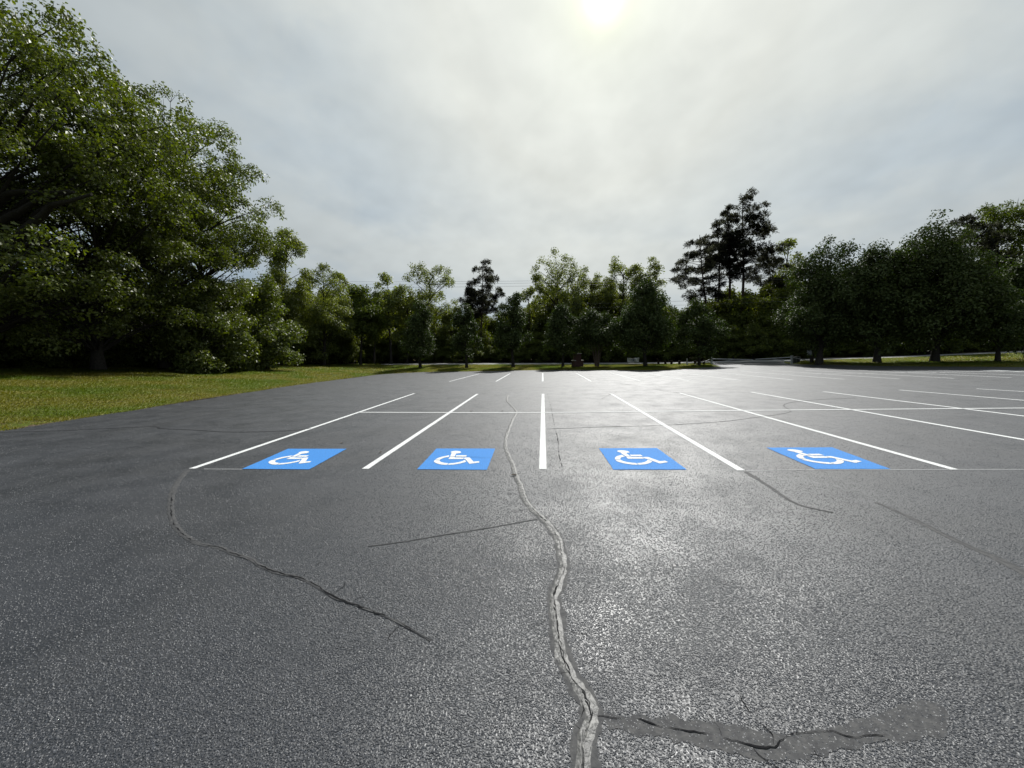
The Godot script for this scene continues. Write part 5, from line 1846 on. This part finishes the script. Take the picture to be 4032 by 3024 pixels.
	# barrels by the right gate post
	for e in [[Vector3(-0.12, 0, 0), "black ribbed barrel right behind the right gate post"], [Vector3(0.42, 0, -0.25), "second dark barrel, right of the barrel by the gate post"]]:
		t = thing("barrel", e[1], "barrel", BARREL_AT + e[0], "dark barrels by the gate")
		var path := PackedVector3Array()
		var rad := PackedFloat32Array()
		for q in [[-0.05, 0.24], [0.02, 0.26], [0.2, 0.26], [0.22, 0.275], [0.25, 0.26], [0.42, 0.26], [0.44, 0.275], [0.47, 0.26], [0.62, 0.255]]:
			path.append(Vector3(0, q[0], 0))
			rad.append(q[1])
		s = Shape.new()
		s.tube(path, rad, 18)
		part("drum", s.mesh(), M.barrel_paint, t)
		part("lid", rod(Vector3(0, 0.622, 0), Vector3(0, 0.66, 0), 0.272, 18), M.barrel_paint, t)
	# wooden post with a grey box
	t = thing("meter_post", "wooden post carrying a light grey metal box and a slanted arm", "post", BOX_POST_AT)
	part("post", block(Vector3(0, 0.72, 0), Vector3(0.26, 1.7, 0.24), Basis.IDENTITY, 0.02), M.old_wood, t)
	var b := part("box", block(Vector3(-0.30, 1.08, 0.05), Vector3(0.36, 0.52, 0.28), Basis(Vector3.UP, -0.5), 0.015), M.grey_metal, t)
	part("door", block(Vector3(-0.365, 1.08, 0.185), Vector3(0.28, 0.42, 0.012), Basis(Vector3.UP, -0.5), 0.004), M.grey_metal, b)
	part("conduit", rod(Vector3(-0.2, 0.85, 0.05), Vector3(-0.1, -0.1, 0.14), 0.025), M.dark_metal, t)
	part("arm", block(Vector3(0.16, 1.46, 0), Vector3(0.85, 0.1, 0.08), Basis(Vector3.BACK, -0.62), 0.01), M.old_wood, t)
	part("arm", block(Vector3(0.42, 1.24, 0.02), Vector3(0.32, 0.08, 0.08), Basis.IDENTITY, 0.01), M.old_wood, t)
	# utility pole at the right edge
	t = thing("utility_pole", "wooden utility pole with two crossarms at the right frame edge", "pole", POLE_AT)
	s = Shape.new()
	s.tube(PackedVector3Array([Vector3(0, -0.5, 0), Vector3(0, 5, 0), Vector3(0, 11.6, 0)]), PackedFloat32Array([0.18, 0.15, 0.11]), 12)
	part("pole", s.mesh(), M.old_wood, t)
	for y in [10.9, 9.9]:
		var arm := part("crossarm", block(Vector3(-0.15, y, 0.16), Vector3(2.5, 0.13, 0.11), Basis(Vector3.BACK, 0.06), 0.01), M.smooth_bark, t)
		for x in [-1.3, -0.7, 0.9]:
			s = Shape.new()
			s.tube(PackedVector3Array([Vector3(x, y + 0.04, 0.16), Vector3(x, y + 0.12, 0.16), Vector3(x, y + 0.2, 0.16)]), PackedFloat32Array([0.03, 0.055, 0.03]), 8)
			part("insulator", s.mesh(), M.glazed, arm)


func build_wires() -> void:
	var names := ["topmost thin power line against the sky", "second thin power line from the top", "third thin power line from the top", "upper of the two lower cables in front of the trees", "lowest cable in front of the trees"]
	for k in WIRES.size():
		var w: Array = WIRES[k]
		var a: Vector3 = w[0]
		var b: Vector3 = w[1]
		var path := PackedVector3Array()
		var rad := PackedFloat32Array()
		for j in 49:
			var t := j / 48.0
			path.append(a.lerp(b, t) - Vector3(0, 4.0 * float(w[2]) * t * (1.0 - t), 0))
			rad.append(0.014)
		var s := Shape.new()
		s.tube(path, rad, 5)
		var o := part("power_line", s.mesh(), M.wire, self)
		tag(o, names[k], "cable", "overhead lines along the road")
